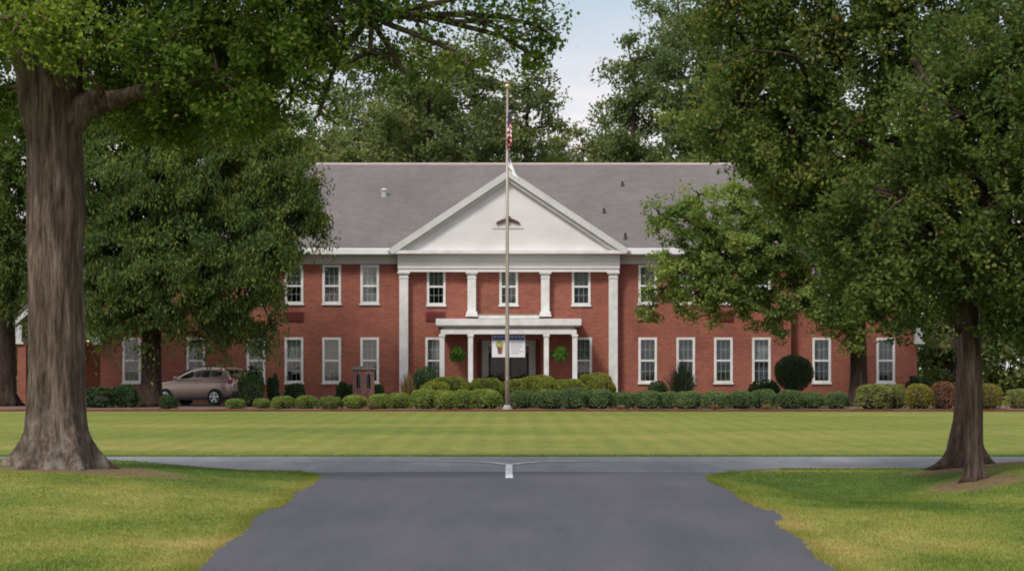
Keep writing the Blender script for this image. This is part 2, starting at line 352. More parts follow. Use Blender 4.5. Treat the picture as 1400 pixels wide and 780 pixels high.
M['grass'] = leaf_mat('grass_blades', [(0.0, (0.075, 0.125, 0.022)), (0.25, (0.135, 0.18, 0.034)), (0.5, (0.215, 0.235, 0.055)), (0.75, (0.31, 0.27, 0.09)), (1.0, (0.42, 0.33, 0.15))], 0.4, (1.2, 1.25, 0.8))

# ------------------------------------------------------------------ the ground and the roads
def S(t): t = np.clip(t, 0, 1); return t*t*(3-2*t)
def ground_z(x, y):
    x = np.asarray(x, float); y = np.asarray(y, float)
    B = S((y-25)/9) * (1 - S((y-37.6)/2.9))
    z = 0.27*S((-x-2.9)/3.8)*B + 0.25*S((x-5.6)/2.6)*B
    z = z - 0.20*np.exp(-((x-4.9)/1.1)**2 - ((y-34.5)/3.0)**2) * S((x-3.2)/1.0)
    z = z + 0.018*np.sin(x*0.9+y*0.31)*np.sin(y*0.7-x*0.4) * S((np.abs(x)-3.4)/1.0) * (1-S((y-36)/3))
    return z
def gz(x, y): return float(ground_z(x, y))
def vnoise(x, y, seed):
    g = np.random.default_rng(seed); t = g.random((64, 64)); xi, yi = np.floor(x).astype(int), np.floor(y).astype(int); fx_, fy_ = x-xi, y-yi
    fx_, fy_ = fx_*fx_*(3-2*fx_), fy_*fy_*(3-2*fy_); a = t[xi % 64, yi % 64]; b = t[(xi+1) % 64, yi % 64]; c = t[xi % 64, (yi+1) % 64]; d = t[(xi+1) % 64, (yi+1) % 64]
    return (a*(1-fx_)+b*fx_)*(1-fy_)+(c*(1-fx_)+d*fx_)*fy_
def fbm(x, y, seed): return (vnoise(x, y, seed)+0.5*vnoise(x*2.1+5, y*2.1, seed+1)+0.25*vnoise(x*4.3, y*4.3+9, seed+2)+0.12*vnoise(x*9.1, y*9.1, seed+3))/1.87
def dryness(x, y):
    x = np.asarray(x, float); y = np.asarray(y, float)
    v = 0.40-0.19*(x > 0)*S((x-2.5)/2)+1.15*(fbm(x*0.42+20, y*0.22+3, 3)-0.5)+0.35*(fbm(x*1.5, y*0.8, 8)-0.5)
    v = v+0.30*np.exp(-((x+5.2)/1.7)**2-((y-28.5)/2.6)**2)+0.16*np.exp(-((y-24-(x-4)*-1.6)/1.5)**2)*(x > 2.5)
    v = v+0.22*np.exp(-((y-(35.5-1.5*(x-3.3)))/1.3)**2)*(x > 3.0)*(x < 8)
    sw = np.clip(1-((x-5.0)/2.3)**2-((y-37.3)/3.0)**2, 0, 1); v = v*(1-0.85*S(sw*1.4))
    sl = np.clip(1-((x+4.3)/2.4)**2-((y-37.6)/2.2)**2, 0, 1); v = v*(1-0.55*S(sw*0+sl*1.6))
    ed = np.exp(-((np.abs(x)-3.05)/0.32)**2)*(y < 39)*S((fbm(x*0+3, y*0.7, 12)-0.36)/0.2); v = v+0.17*ed
    return np.clip(v, 0.02, 1)
TREE_SPOTS = [(X(76, 35.2), 35.2, 1.0), (X(1327, 35.0), 35.0, 0.55), (X(1322, 38.4), 38.4, 0.8)]

xs = np.concatenate([np.array([-1500, -600, -250, -120, -70, -45, -30, -22]), np.arange(-16, 16.01, 0.3), np.array([22, 30, 45, 70, 120, 250, 600, 1500])])
ys = np.concatenate([np.array([-300, -60, -10, 0, 6, 10]), np.arange(14, 48.01, 0.3), np.array([55, 65, 80, 95, 115, 150, 220, 400, 900, 2500])])
gx, gy = np.meshgrid(xs, ys); gzz = ground_z(gx, gy)
mb = MB(); nx = len(xs)
mb.v = [tuple(p) for p in np.stack([gx.ravel(), gy.ravel(), gzz.ravel()], 1)]
mb.f = [(j*nx+i, j*nx+i+1, (j+1)*nx+i+1, (j+1)*nx+i) for j in range(len(ys)-1) for i in range(nx-1)]; mb.m = [0]*len(mb.f)

DRY = [(0.0, (0.065, 0.11, 0.019)), (0.25, (0.118, 0.155, 0.028)), (0.5, (0.185, 0.20, 0.045)), (0.75, (0.27, 0.235, 0.075)), (1.0, (0.36, 0.28, 0.12))]
def lawn_mat():
    m, nt, N, L, b = newmat('mown_lawn'); b.inputs['Roughness'].default_value = 0.95; b.inputs['Specular IOR Level'].default_value = 0.1
    p = N.new('ShaderNodeTexCoord').outputs['Object']; sp = N.new('ShaderNodeSeparateXYZ'); L.new(p, sp.inputs[0])
    x, y = sp.outputs[0], sp.outputs[1]
    at = N.new('ShaderNodeAttribute'); at.attribute_name = 'dry'
    f1 = noise(N, L, p, 0.13, 5, 0.55, stretch=(0.5, 1.0, 1)); far = math_(N, L, 'GREATER_THAN', y, 46)
    fm = N.new('ShaderNodeMix'); L.new(far, fm.inputs[0]); L.new(at.outputs['Fac'], fm.inputs[2]); L.new(f1, fm.inputs[3])
    r1 = ramp(N, DRY); L.new(fm.outputs[0], r1.inputs[0]); c = r1.outputs[0]
    # mowing passes on the far lawn, running away from the road
    c = mixc(N, L, far, c, mixc(N, L, 1.0, c, (0.83, 0.86, 0.8), 'MULTIPLY'))
    fm2 = noise(N, L, p, 1.1, 6, 0.7); rm2 = ramp(N, [(0.34, (0.80, 0.84, 0.8)), (0.66, (1.16, 1.12, 1.1))]); L.new(fm2, rm2.inputs[0]); c = mixc(N, L, 1.0, c, rm2.outputs[0], 'MULTIPLY')
    wv = N.new('ShaderNodeTexWave'); wv.wave_type = 'BANDS'; wv.bands_direction = 'X'; wv.inputs['Scale'].default_value = 0.42
    wv.inputs['Distortion'].default_value = 0.5; wv.inputs['Detail'].default_value = 2; wv.inputs['Detail Scale'].default_value = 0.25
    mp = N.new('ShaderNodeMapping'); mp.inputs['Scale'].default_value = (1, 0.02, 1); L.new(p, mp.inputs[0]); L.new(mp.outputs[0], wv.inputs['Vector'])
    rw = ramp(N, [(0.2, (0.93, 0.95, 0.93)), (0.8, (1.07, 1.05, 1.03))]); L.new(wv.outputs['Fac'], rw.inputs[0])
    c = mixc(N, L, math_(N, L, 'MULTIPLY', far, 0.8), c, mixc(N, L, 1.0, c, rw.outputs[0], 'MULTIPLY'))
    # lusher strip along the cross road's far side and in the swale on the right
    dy = math_(N, L, 'SUBTRACT', y, 47.0); lush = math_(N, L, 'SUBTRACT', 1.0, math_(N, L, 'MULTIPLY', math_(N, L, 'ABSOLUTE', dy), 0.28), True)
    c = mixc(N, L, math_(N, L, 'MULTIPLY', lush, 0.7), c, (0.085, 0.125, 0.018))
    # bare earth round the trunks
    fd = noise(N, L, p, 1.4, 5, 0.65)
    for (tx, ty, tr), sx in zip(TREE_SPOTS, (0.60, 1.25, 0.8)):
        off = 0.62 if tx < 0 else (0.0)
        e1 = math_(N, L, 'POWER', math_(N, L, 'MULTIPLY', math_(N, L, 'SUBTRACT', x, tx+off), sx), 2.0)
        e2 = math_(N, L, 'POWER', math_(N, L, 'MULTIPLY', math_(N, L, 'SUBTRACT', y, ty-0.5), 0.62), 2.0)
        dd = math_(N, L, 'ADD', math_(N, L, 'SUBTRACT', 1.0, math_(N, L, 'ADD', e1, e2)), math_(N, L, 'MULTIPLY', math_(N, L, 'SUBTRACT', fd, 0.5), 1.6))
        rd = ramp(N, [(0.25, (0, 0, 0)), (0.6, (1, 1, 1))]); L.new(dd, rd.inputs[0])
        c = mixc(N, L, math_(N, L, 'MULTIPLY', rd.outputs[0], 0.85), c, (0.15, 0.092, 0.055))
    fs = noise(N, L, p, 5, 6, 0.8, stretch=(1, 0.5, 1)); rs = ramp(N, [(0.3, (0.68, 0.70, 0.68)), (0.7, (1.3, 1.28, 1.26))]); L.new(fs, rs.inputs[0])
    c = mixc(N, L, 1.0, c, rs.outputs[0], 'MULTIPLY')
    L.new(c, b.inputs['Base Color'])
    bp = N.new('ShaderNodeBump'); bp.inputs['Strength'].default_value = 0.5; bp.inputs['Distance'].default_value = 0.03
    L.new(noise(N, L, p, 14, 4, 0.7), bp.inputs['Height']); L.new(bp.outputs[0], b.inputs['Normal']); return m
grd = tag(mb.build('ground', lawn_mat(), smooth=True), kind='structure')
_a = grd.data.attributes.new('dry', 'FLOAT', 'POINT'); _a.data.foreach_set('value', dryness(gx.ravel(), gy.ravel()).astype(np.float32))

def asphalt(name, c1, c2, c3):
    m, nt, N, L, b = newmat(name); b.inputs['Roughness'].default_value = 0.8; b.inputs['Specular IOR Level'].default_value = 0.35
    p = N.new('ShaderNodeTexCoord').outputs['Object']
    f = noise(N, L, p, 0.45, 6, 0.6, stretch=(1, 0.35, 1)); r = ramp(N, [(0.3, c1), (0.55, c2), (0.75, c3)]); L.new(f, r.inputs[0])
    f2 = noise(N, L, p, 30, 4, 0.8); r2 = ramp(N, [(0.3, (0.62, 0.62, 0.62)), (0.7, (1.4, 1.4, 1.4))]); L.new(f2, r2.inputs[0])
    sp = N.new('ShaderNodeSeparateXYZ'); L.new(p, sp.inputs[0])
    tr_ = math_(N, L, 'ABSOLUTE', math_(N, L, 'SUBTRACT', math_(N, L, 'ABSOLUTE', sp.outputs[0]), 1.15)); band = math_(N, L, 'SUBTRACT', 1.0, math_(N, L, 'MULTIPLY', tr_, 1.5), True)
    f5 = noise(N, L, p, 1.3, 5, 0.65, stretch=(1.2, 0.12, 1)); r5 = ramp(N, [(0.35, (0.88, 0.88, 0.89)), (0.66, (1.14, 1.12, 1.10))]); L.new(f5, r5.inputs[0])
    c = mixc(N, L, 1.0, mixc(N, L, 1.0, r.outputs[0], r2.outputs[0], 'MULTIPLY'), r5.outputs[0], 'MULTIPLY')
    c = mixc(N, L, math_(N, L, 'MULTIPLY', band, 0.20), c, mixc(N, L, 1.0, c, (1.25, 1.22, 1.18), 'MULTIPLY'))
    vo = N.new('ShaderNodeTexVoronoi'); vo.feature = 'DISTANCE_TO_EDGE'; vo.inputs['Scale'].default_value = 0.28
    wp = N.new('ShaderNodeTexNoise'); wp.inputs['Scale'].default_value = 1.1; wp.inputs['Detail'].default_value = 4; L.new(p, wp.inputs['Vector'])
    va = N.new('ShaderNodeVectorMath'); va.operation = 'ADD'; L.new(p, va.inputs[0]); L.new(wp.outputs['Color'], va.inputs[1]); L.new(va.outputs[0], vo.inputs['Vector'])
    ck = math_(N, L, 'LESS_THAN', vo.outputs['Distance'], 0.0035); cn = math_(N, L, 'GREATER_THAN', noise(N, L, p, 0.5, 2), 0.52)
    c = mixc(N, L, math_(N, L, 'MULTIPLY', math_(N, L, 'MULTIPLY', ck, cn), 0.55), c, (0.02, 0.02, 0.022))
    L.new(c, b.inputs['Base Color'])
    bp = N.new('ShaderNodeBump'); bp.inputs['Strength'].default_value = 0.4; bp.inputs['Distance'].default_value = 0.008
    L.new(noise(N, L, p, 60, 3, 0.7), bp.inputs['Height']); L.new(bp.outputs[0], b.inputs['Normal']); return m
M['asphalt_new'] = asphalt('dark_asphalt', (0.049, 0.0485, 0.060), (0.060, 0.0585, 0.070), (0.072, 0.070, 0.079))
M['asphalt_old'] = asphalt('old_asphalt', (0.118, 0.118, 0.135), (0.150, 0.149, 0.167), (0.192, 0.189, 0.206))

def edge_noise(t, k): return 0.035*math.sin(t*1.3+k) + 0.012*math.sin(t*4.7+2*k) + 0.012*math.sin(t*9.3+k*3)
# cross road: one strip over the full width with a throat towards the drive
def strip(name, rows, zz, mat):
    """rows: list of (y, x0, x1)"""
    mb = MB(); V = []; Fs = []; n = 12
    for (y, x0, x1) in rows:
        for k in range(n+1): V.append((x0+(x1-x0)*k/n, y, zz))
    for j in range(len(rows)-1):
        for k in range(n): a = j*(n+1)+k; Fs.append((a, a+1, a+n+2, a+n+1))
    mb.add(V, Fs); return tag(mb.build(name, mat), kind='structure')
mb = MB(); V = []; Fs = []; xr = np.concatenate([np.array([-200, -120, -80, -50, -35]), np.arange(-25, 25.1, 0.35), np.array([35, 50, 80, 120, 200])])
for x in xr:
    throat = 3.2*float(1-S((-x-2.7)/2.7)) if x < 0 else 2.3*float(1-S((x-2.9)/1.5))
    V += [(x, 40.7-throat+0.5*edge_noise(x, 1), 0.004), (x, 43.5, 0.004), (x, 46.4+0.5*edge_noise(x, 4), 0.004)]
for i in range(len(xr)-1):
    for j in range(2): a = i*3+j; Fs.append((a, a+3, a+4, a+1))
mb.add(V, Fs); tag(mb.build('cross_road', M['asphalt_old']), kind='structure')
rows = []
for y in np.concatenate([np.array([-40., -10, 0, 8, 14]), np.arange(18, 38.31, 0.22)]):
    fl = 0.25*float(S((y-20)/10)) + 0.55*float(S((y-37.0)/2.6))**2
    e1, e2 = edge_noise(y, 0.4), edge_noise(y, 2.2)
    st = 0.10 if (29.2 < y < 32.2) else 0.0
    rows.append((y, -2.70-fl+e1+st*0.8, 2.76+fl+e2+(0.12 if 26.6 < y < 28.8 else 0)))
for i in range(5): rows.append((38.3+0.25*(i+1), rows[-1][1]-0.1, rows[-1][2]+0.1))
rows[-1] = (rows[-1][0], rows[-1][1]+2.2, rows[-1][2]-2.2)
strip('driveway', rows, 0.008, M['asphalt_new'])

def ribbon(name, pts, wd, zz, mat):
    mb = MB(); V = []; Fs = []
    for i, p in enumerate(pts):
        p = Vector((p[0], p[1], 0)); a = Vector((*pts[max(i-1, 0)][:2], 0)); b2 = Vector((*pts[min(i+1, len(pts)-1)][:2], 0))
        t = (b2-a).normalized(); nn = Vector((-t.y, t.x, 0)); ww = wd[i] if isinstance(wd, list) else wd
        V += [p+nn*ww/2+Vector((0, 0, zz)), p-nn*ww/2+Vector((0, 0, zz))]
    for i in range(len(pts)-1): Fs.append((2*i, 2*i+1, 2*i+3, 2*i+2))
    mb.add(V, Fs); return tag(mb.build(name, mat), kind='structure')
ribbon('road_marking', [(-0.04, 37.2), (-0.05, 39), (-0.05, 42.4)], 0.115, 0.013, M['mark'])
for sgn in (-1, 1):
    pts = [(-0.05+sgn*(0.08+2.3*t**1.7), 42.4+1.7*(1-(1-t)**2.2)) for t in np.linspace(0, 1, 12)]
    ribbon('road_marking', pts, [0.20]*11+[0.06], 0.014, M['mark_worn'])
ribbon('road_marking', [(X(418, 43.5)-0.2, 43.7), (X(418, 43.5)+0.25, 43.7)], 0.25, 0.012, M['mark_worn'])

# planting bed, parking strip, walk, edging
strip('planting_bed', [(95.2, -60, 60), (105, -60, 60), (115.0, -60, 60)], 0.004, pmat('pine_straw', (0.175, 0.090, 0.064), (0.115, 0.062, 0.045), 2.5, 0.95, 0.6, 20))
strip('parking_strip', [(107.5, -60, -11.2), (112, -60, -11.2), (115.0, -60, -11.2)], 0.008, M['asphalt_new'])
strip('entrance_walk', [(104.5, -2.0, 2.0), (108, -2.0, 2.0), (112.4, -2.0, 2.0)], 0.012, M['concrete'])
mb = MB()
for i in range(60): mb.box(-45+1.5*i, -45+1.5*i+1.499, 95.0, 95.25, -0.05, 0.085+0.012*math.sin(i*2.3))
tag(mb.build('bed_edging', M['edging']), kind='structure')

# ------------------------------------------------------------------ the building
DW = 115.8; CX = X(695.5, DW); s_ = F/DW
def bx(dp, d=DW): return CX + dp/F*d            # offset in photo pixels from the building's axis
bld = thing('brick_building', (CX, DW, 0), 'long two storey red brick building with white pediment and portico behind the lawn', 'building')
def part(o): o.matrix_parent_inverse = Matrix.Translation((-CX, -DW, 0)); return o
W1 = (Z(524, DW), Z(461, DW)); W2 = (Z(416, DW), Z(362, DW)); WW = 25.5/s_
ZT = 7.35
def facade(mb, x0, x1, z0, z1, y, holes, th=0.3):
    xs = sorted({x0, x1, *[h[0] for h in holes], *[h[1] for h in holes]}); zs = sorted({z0, z1, *[h[2] for h in holes], *[h[3] for h in holes]})
    for i in range(len(xs)-1):
        for j in range(len(zs)-1):
            cx, cz = (xs[i]+xs[i+1])/2, (zs[j]+zs[j+1])/2
            if any(h[0] < cx < h[1] and h[2] < cz < h[3] for h in holes): continue
            mb.add([(xs[i], y, zs[j]), (xs[i+1], y, zs[j]), (xs[i+1], y, zs[j+1]), (xs[i], y, zs[j+1])], [(0, 1, 2, 3)])
    for (a, b, c, d) in holes:
        mb.add([(a, y, c), (b, y, c), (b, y, d), (a, y, d), (a, y+th, c), (b, y+th, c), (b, y+th, d), (a, y+th, d)], [(0, 4, 5, 1), (1, 5, 6, 2), (2, 6, 7, 3), (3, 7, 4, 0)])
def whole(px, zz): xc = bx(px); return (xc-WW/2, xc+WW/2, zz[0], zz[1])

wing_px = [190, 242, 293.5, 345.5]
out_px = [430, 518]
XC, XM, XO = 150.5/s_, 386/s_, 561/s_        # half widths: centre block, main block, outer wings
YC, YM, YO = DW-0.12, DW, DW+0.6
wins = []
holes_c, holes_l, holes_r, holes_ol, holes_or = [], [], [], [], []
for sg, hl, ho in ((-1, holes_l, holes_ol), (1, holes_r, holes_or)):
    for p in wing_px:
        for k, zz in enumerate((W1, W2)): h = whole(sg*p, zz); hl.append(h); wins.append((h, YM, k))
    for p in out_px:
        for k, zz in enumerate((W1, W2)): h = whole(sg*p, zz); ho.append(h); wins.append((h, YO, k))
    h = whole(sg*101, W1); holes_c.append(h); wins.append((h, YC, 0))
    h = whole(sg*99, (Z(418, DW), W2[1])); holes_c.append(h); wins.append((h, YC, 1))
h = whole(0, (Z(418, DW), W2[1])); holes_c.append(h); wins.append((h, YC, 1))
DOOR = (CX-1.52, CX+1.52, 0.15, 3.05)
holes_c.append(DOOR)
mb = MB()
facade(mb, CX-XC, CX+XC, 0, ZT, YC, holes_c, 0.3)
facade(mb, CX-XM, CX-XC, 0, ZT, YM, holes_l); facade(mb, CX+XC, CX+XM, 0, ZT, YM, holes_r)
facade(mb, CX-XO, CX-XM, 0, ZT, YO, holes_ol); facade(mb, CX+XM, CX+XO, 0, ZT, YO, holes_or)
DB = 16.0
for sg in (-1, 1):
    a = CX+sg*XC; mb.add([(a, YC, 0), (a, YM, 0), (a, YM, ZT), (a, YC, ZT)], [(0, 1, 2, 3)])
    a = CX+sg*XM; mb.add([(a, YM, 0), (a, YO, 0), (a, YO, ZT), (a, YM, ZT)], [(0, 1, 2, 3)])
    a = CX+sg*XO; mb.add([(a, YO, 0), (a, DW+DB, 0), (a, DW+DB, ZT), (a, YO, ZT)], [(0, 1, 2, 3)])
mb.add([(CX-XO, DW+DB, 0), (CX+XO, DW+DB, 0), (CX+XO, DW+DB, ZT), (CX-XO, DW+DB, ZT)], [(0, 1, 2, 3)])
# recessed entrance lobby: brick side walls
mb.box(CX-1.52-0.3, CX-1.523, YC+0.302, YC+1.6, 0.0, 3.05); mb.box(CX+1.523, CX+1.82, YC+0.302, YC+1.6, 0.0, 3.05)
part(mb.build('wall', M['brick'], bld))

# windows: frame > pane, sill, curtain
def window(h, y, upper, k):
    x0, x1, z0, z1 = h; xm = (x0+x1)/2; zm = z0+(z1-z0)*(0.50 if not upper else 0.47)
    mb = MB(); t = 0.115; yf = y-0.035; yb = y+0.10
    mb.box(x0, x0+t, yf, yb, z0+0.05, z1); mb.box(x1-t, x1, yf, yb, z0+0.05, z1)
    mb.box(x0+t, x1-t, yf+0.002, yb, z1-t*0.95, z1-0.001); mb.box(x0+t, x1-t, yf+0.002, yb, z0+0.05, z0+0.05+t*0.8)
    mb.box(x0+t, x1-t, yf+0.02, yb, zm-0.045, zm+0.045)
    for (a, b) in ((zm+0.045, z1-t*0.95), (z0+0.05+t*0.8, zm-0.045)):       # glazing bars
        for q in (1, 2): xx = x0+t+(x1-x0-2*t)*q/3; mb.box(xx-0.006, xx+0.006, yf+0.05, yf+0.075, a, b, 1)
        mb.box(x0+t, x1-t, yf+0.051, yf+0.074, (a+b)/2-0.007, (a+b)/2+0.007, 1)
    w = part(mb.build('window', [M['white'], M['bar']], bld))
    sm = MB(); sm.box(x0-0.04, x1+0.04, y-0.075, y+0.02, z0-0.03, z0+0.048); c = part(sm.build('sill', M['white'], w)); c.matrix_parent_inverse = Matrix()
    pm = MB(); pm.add([(x0+t, yf+0.085, z0+0.1), (x1-t, yf+0.085, z0+0.1), (x1-t, yf+0.085, z1-0.1), (x0+t, yf+0.085, z1-0.1)], [(0, 1, 2, 3)])
    c = pm.build('pane', M['glass'], w)
    rr = random.Random(k*31+7)
    cm = MB(); n = 14; top = z1; low = zm+0.02
    def pleat(a, b, za, zb, amp, mi):
        V = []; Fs = []
        for q in range(n+1):
            xx = a+(b-a)*q/n; yy = y+0.19+amp*math.sin(q*2.1+k)
            V += [(xx, yy, za), (xx, yy, zb)]
        for q in range(n): Fs.append((2*q, 2*q+2, 2*q+3, 2*q+1))
        cm.add(V, Fs, mi)
    pleat(x0, x1, low-rr.uniform(-0.1, 0.25), top, 0.012, 0)
    if rr.random() < 0.75: pleat(x0, x1, z0, zm, 0.02, 1)
    else: pleat(x0, x0+0.22, z0, zm, 0.02, 1); pleat(x1-0.22, x1, z0, zm, 0.02, 1)
    cm.build('curtain', [M['curtain'], M['curtain_dark']], w)
for k, (h, y, up) in enumerate(wins): window(h, y, up, k)

# air vents under upper windows
for p, up in ((-294, 0), (-100, 0), (190, 0), (294, 0)):
    x0 = bx(p)-0.48; y = YC if abs(p) < 150 else YM; z0 = Z(439, DW)
    mb = MB(); mb.box(x0, x0+0.95, y-0.05, y+0.02, z0, z0+0.46)
    for q in range(6): mb.box(x0+0.06, x0+0.89, y-0.075, y-0.051, z0+0.05+0.065*q, z0+0.085+0.065*q)
    part(mb.build('vent_grille', M['vent_red'], bld))

# main roof: hipped, with pediment cross gable
EZ = Z(343, 115.2); RY = DW+DB/2; RZ = 12.15; RX = 314/F*RY; ex = XM+0.45; ey0 = DW-0.62; ey1 = DW+DB+0.6
mb = MB()
V = [(CX-ex, ey0, EZ), (CX+ex, ey0, EZ), (CX+ex, ey1, EZ), (CX-ex, ey1, EZ), (CX-RX, RY, RZ), (CX+RX, RY, RZ)]
mb.add(V, [(0, 1, 5, 4), (1, 2, 5), (2, 3, 4, 5), (3, 0, 4), (0, 3, 2, 1)])
oz = EZ-0.1; orz = EZ+2.6
for sg in (-1, 1):
    xa, xb = CX+sg*(XM-1.0), CX+sg*(XO+0.45); xi = CX+sg*(XO-3.2)
    V = [(xa, YO-0.5, oz), (xb, YO-0.5, oz), (xb, ey1-0.2, oz), (xa, ey1-0.2, oz), (xa, RY, orz), (xi, RY, orz)]
    mb.add(V, [(0, 1, 5, 4), (1, 2, 5), (2, 3, 4, 5), (3, 0, 4), (0, 3, 2, 1)])
PA = Z(236, 114.9); PH = 163/F*114.9; PY = DW-0.95
V = [(CX-PH, PY, EZ+0.02), (CX, PY, PA), (CX+PH, PY, EZ+0.02), (CX-PH, RY-2, EZ+0.02), (CX, RY-0.6, PA), (CX+PH, RY-2, EZ+0.02)]
mb.add(V, [(0, 1, 4, 3), (1, 2, 5, 4)])
roof = part(mb.build('roof', M['shingle'], bld))
mb = MB(); mb.tube([(CX-RX, RY, RZ), (CX+RX, RY, RZ)], [0.07, 0.07], 6); mb.build('ridge_cap', M['soffit'], roof)
def roof_pt(px, py):                            # a spot on the front slope as seen from the lawn
    for d in np.arange(ey0, RY, 0.02):
        zr = EZ+(RZ-EZ)*(d-ey0)/(RY-ey0)
        if Z(py, d) <= zr: return X(px, d), d, zr
    return X(px, RY), RY, RZ
x, y, z = roof_pt(525, 268)
mb = MB(); mb.tube([(x, y, z-0.1), (x, y, z+0.30)], [0.15, 0.13], 12); mb.tube([(x, y, z+0.28), (x, y, z+0.40)], [0.2, 0.05], 12); mb.build('vent_pipe', M['galv'], roof)
for px, py, hh in ((851, 254, 0.22), (826, 291, 0.22), (855, 327, 0.30)):
    x, y, z = roof_pt(px, py); mb = MB(); mb.tube([(x, y, z-0.1), (x, y, z+hh)], [0.06, 0.055], 10); mb.tube([(x, y, z-0.02), (x, y, z+0.06)], [0.11, 0.07], 10); mb.build('vent_pipe', M['dark_metal'], roof)

# eaves: frieze board, soffit, gutter
for sg in (-1, 1):
    a, b = sorted((CX+sg*(XC+0.02), CX+sg*(XM)))
    mb = MB(); mb.box(a, b, YM-0.07, YM-0.003, Z(361, DW), Z(348, DW)); mb.box(a, b, YM-0.12, YM-0.071, Z(361, DW)+0.02, Z(361, DW)+0.09); part(mb.build('frieze_board', M['white_grey'], bld))
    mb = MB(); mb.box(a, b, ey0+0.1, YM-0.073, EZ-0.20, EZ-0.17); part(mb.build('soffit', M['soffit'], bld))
    a, b = sorted((CX+sg*(PH-0.12), CX+sg*(ex+0.03)))
    mb = MB(); mb.box(a, b, ey0-0.10, ey0+0.05, EZ-0.17, EZ+0.13); part(mb.build('gutter', M['gutter'], bld, bevel=0.03))
    a, b = sorted((CX+sg*(XM+0.02), CX+sg*XO))
    mb = MB(); mb.box(a, b, YO-0.55, YO-0.42, oz-0.2, oz+0.06); part(mb.build('gutter', M['gutter'], bld))
    xd = CX+sg*(XM+0.06); mb = MB(); mb.box(xd-0.05, xd+0.05, YO-0.1, YO-0.005, 0.1, oz-0.2); part(mb.build('downpipe', M['vent_red'], bld))

# pediment
mb = MB(); ty = DW-0.62; tz0 = Z(345.5, DW-0.6)
mb.prism([(CX-PH+0.5, tz0), (CX+PH-0.5, tz0), (CX, PA-0.42)], ty, ty+0.1)
ped = part(mb.build('pediment', M['white_board'], bld))
mb = MB(); dirv = Vector((PH, 0, PA-EZ)).normalized(); nrm = Vector((-dirv.z, 0, dirv.x))
def rake(sg, y0, y1, t0, t1, m):
    base = Vector((CX-sg*(PH+0.05), 0, EZ-0.06)); top = Vector((CX, 0, PA+0.02)); d = top-base; n = Vector((-d.z*sg, 0, d.x*sg)).normalized()
    n = n if n.z > 0 else -n
    # clip the foot level and the head plumb
    def along(t): return top + n*t, base + n*t
    tp0, b0 = along(t0); tp1, b1 = along(t1)
    sl = d.normalized(); tp0 = tp0 + sl*((CX-tp0.x)/sl.x); tp1 = tp1 + sl*((CX-tp1.x)/sl.x)
    def foot(b): return b + sl*((EZ-0.16-b.z)/sl.z) if b.z < EZ-0.16 else b
    b0, b1 = foot(b0), foot(b1)
    m.prism([(b0.x, b0.z), (tp0.x, tp0.z), (tp1.x, tp1.z), (b1.x, b1.z)], y0, y1)
for sg in (-1, 1):
    m = MB(); rake(sg, PY-0.02, ty, -0.20, 0.10, m); part(m.build('raking_cornice', M['white_grey'], bld))
    m = MB(); rake(sg, PY+0.13, ty-0.003, -0.36, -0.203, m); part(m.build('raking_moulding', M['white_grey'], bld))
mb = MB(); mb.box(CX-PH+0.05, CX+PH-0.05, PY, ty+0.2, Z(346.5, DW-.9), Z(342.0, DW-.9)); part(mb.build('cornice', M['white'], bld))
mb = MB(); e0, e1 = Z(371.5, DW-.45), Z(347.5, DW-.45)
mb.box(CX-XC-0.02, CX+XC+0.02, YC-0.42, YC-0.002, e0+0.16, e1); mb.box(CX-XC, CX+XC, YC-0.40, YC-0.003, e0, e0+0.12); mb.box(CX-XC-0.02, CX+XC+0.02, YC-0.45, YC-0.42, e0+0.34, e0+0.39)
part(mb.build('entablature', M['white_board'], bld))
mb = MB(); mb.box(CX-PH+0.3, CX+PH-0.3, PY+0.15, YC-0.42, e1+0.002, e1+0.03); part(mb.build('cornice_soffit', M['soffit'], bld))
# arched ornament on the pediment
ax, az, ay = bx(-1, DW-0.6), Z(300.5, DW-0.6), ty-0.06
mb = MB(); pts = []; rad = []
for t in np.linspace(-1, 1, 17): pts.append((ax+t*0.56, ay, az-0.21*abs(t)**1.6+0.05)); rad.append(0.062*(1-0.45*abs(t)))
mb.tube(pts, rad, 8); mb.tube([(ax, ay, az-0.10), (ax, ay, az+0.17)], [0.10, 0.12], 8)
for sg in (-1, 1):
    for q in range(4): mb.tube([(ax+sg*(0.12+0.11*q), ay-0.02, az+0.02-0.03*q), (ax+sg*(0.2+0.11*q), ay-0.01, az-0.14-0.04*q)], [0.04, 0.015], 5)
part(mb.build('ornament', M['ornament'], bld))
mb = MB(); mb.prism([(ax-0.74, az-0.42), (ax+0.74, az-0.42), (ax+0.74, az-0.36), (ax-0.74, az-0.36)], ty-0.03, ty-0.012); part(mb.build('ornament_moulding', M['white_grey'], bld))

# pilasters
def pilaster(xc, z0, z1, wd, nm='pilaster'):
    mb = MB(); y0, y1 = YC-0.34, YC-0.004; h = wd/2
    mb.box(xc-h, xc+h, y0, y1, z0+0.24, z1-0.30)
    mb.box(xc-h-0.03, xc+h+0.03, y0-0.03, y1, z1-0.30, z1-0.25); mb.box(xc-h, xc+h, y0, y1, z1-0.25, z1-0.13)
    mb.box(xc-h-0.05, xc+h+0.05, y0-0.05, y1, z1-0.13, z1-0.07); mb.box(xc-h-0.09, xc+h+0.09, y0-0.09, y1, z1-0.07, z1-0.003)
    mb.box(xc-h-0.06, xc+h+0.06, y0-0.06, y1, z0+0.1, z0+0.24); mb.box(xc-h-0.09, xc+h+0.09, y0-0.09, y1, z0, z0+0.1)
    for q in (-1, 0, 1): mb.box(xc+q*h*0.5-0.025, xc+q*h*0.5+0.025, y0-0.012, y0-0.001, z0+0.4, z1-0.4)
    part(mb.build(nm, M['white'], bld, bevel=0.008))
for p in (-143.5, 143): pilaster(bx(p, DW-.4), 0.1, e0, 0.42)
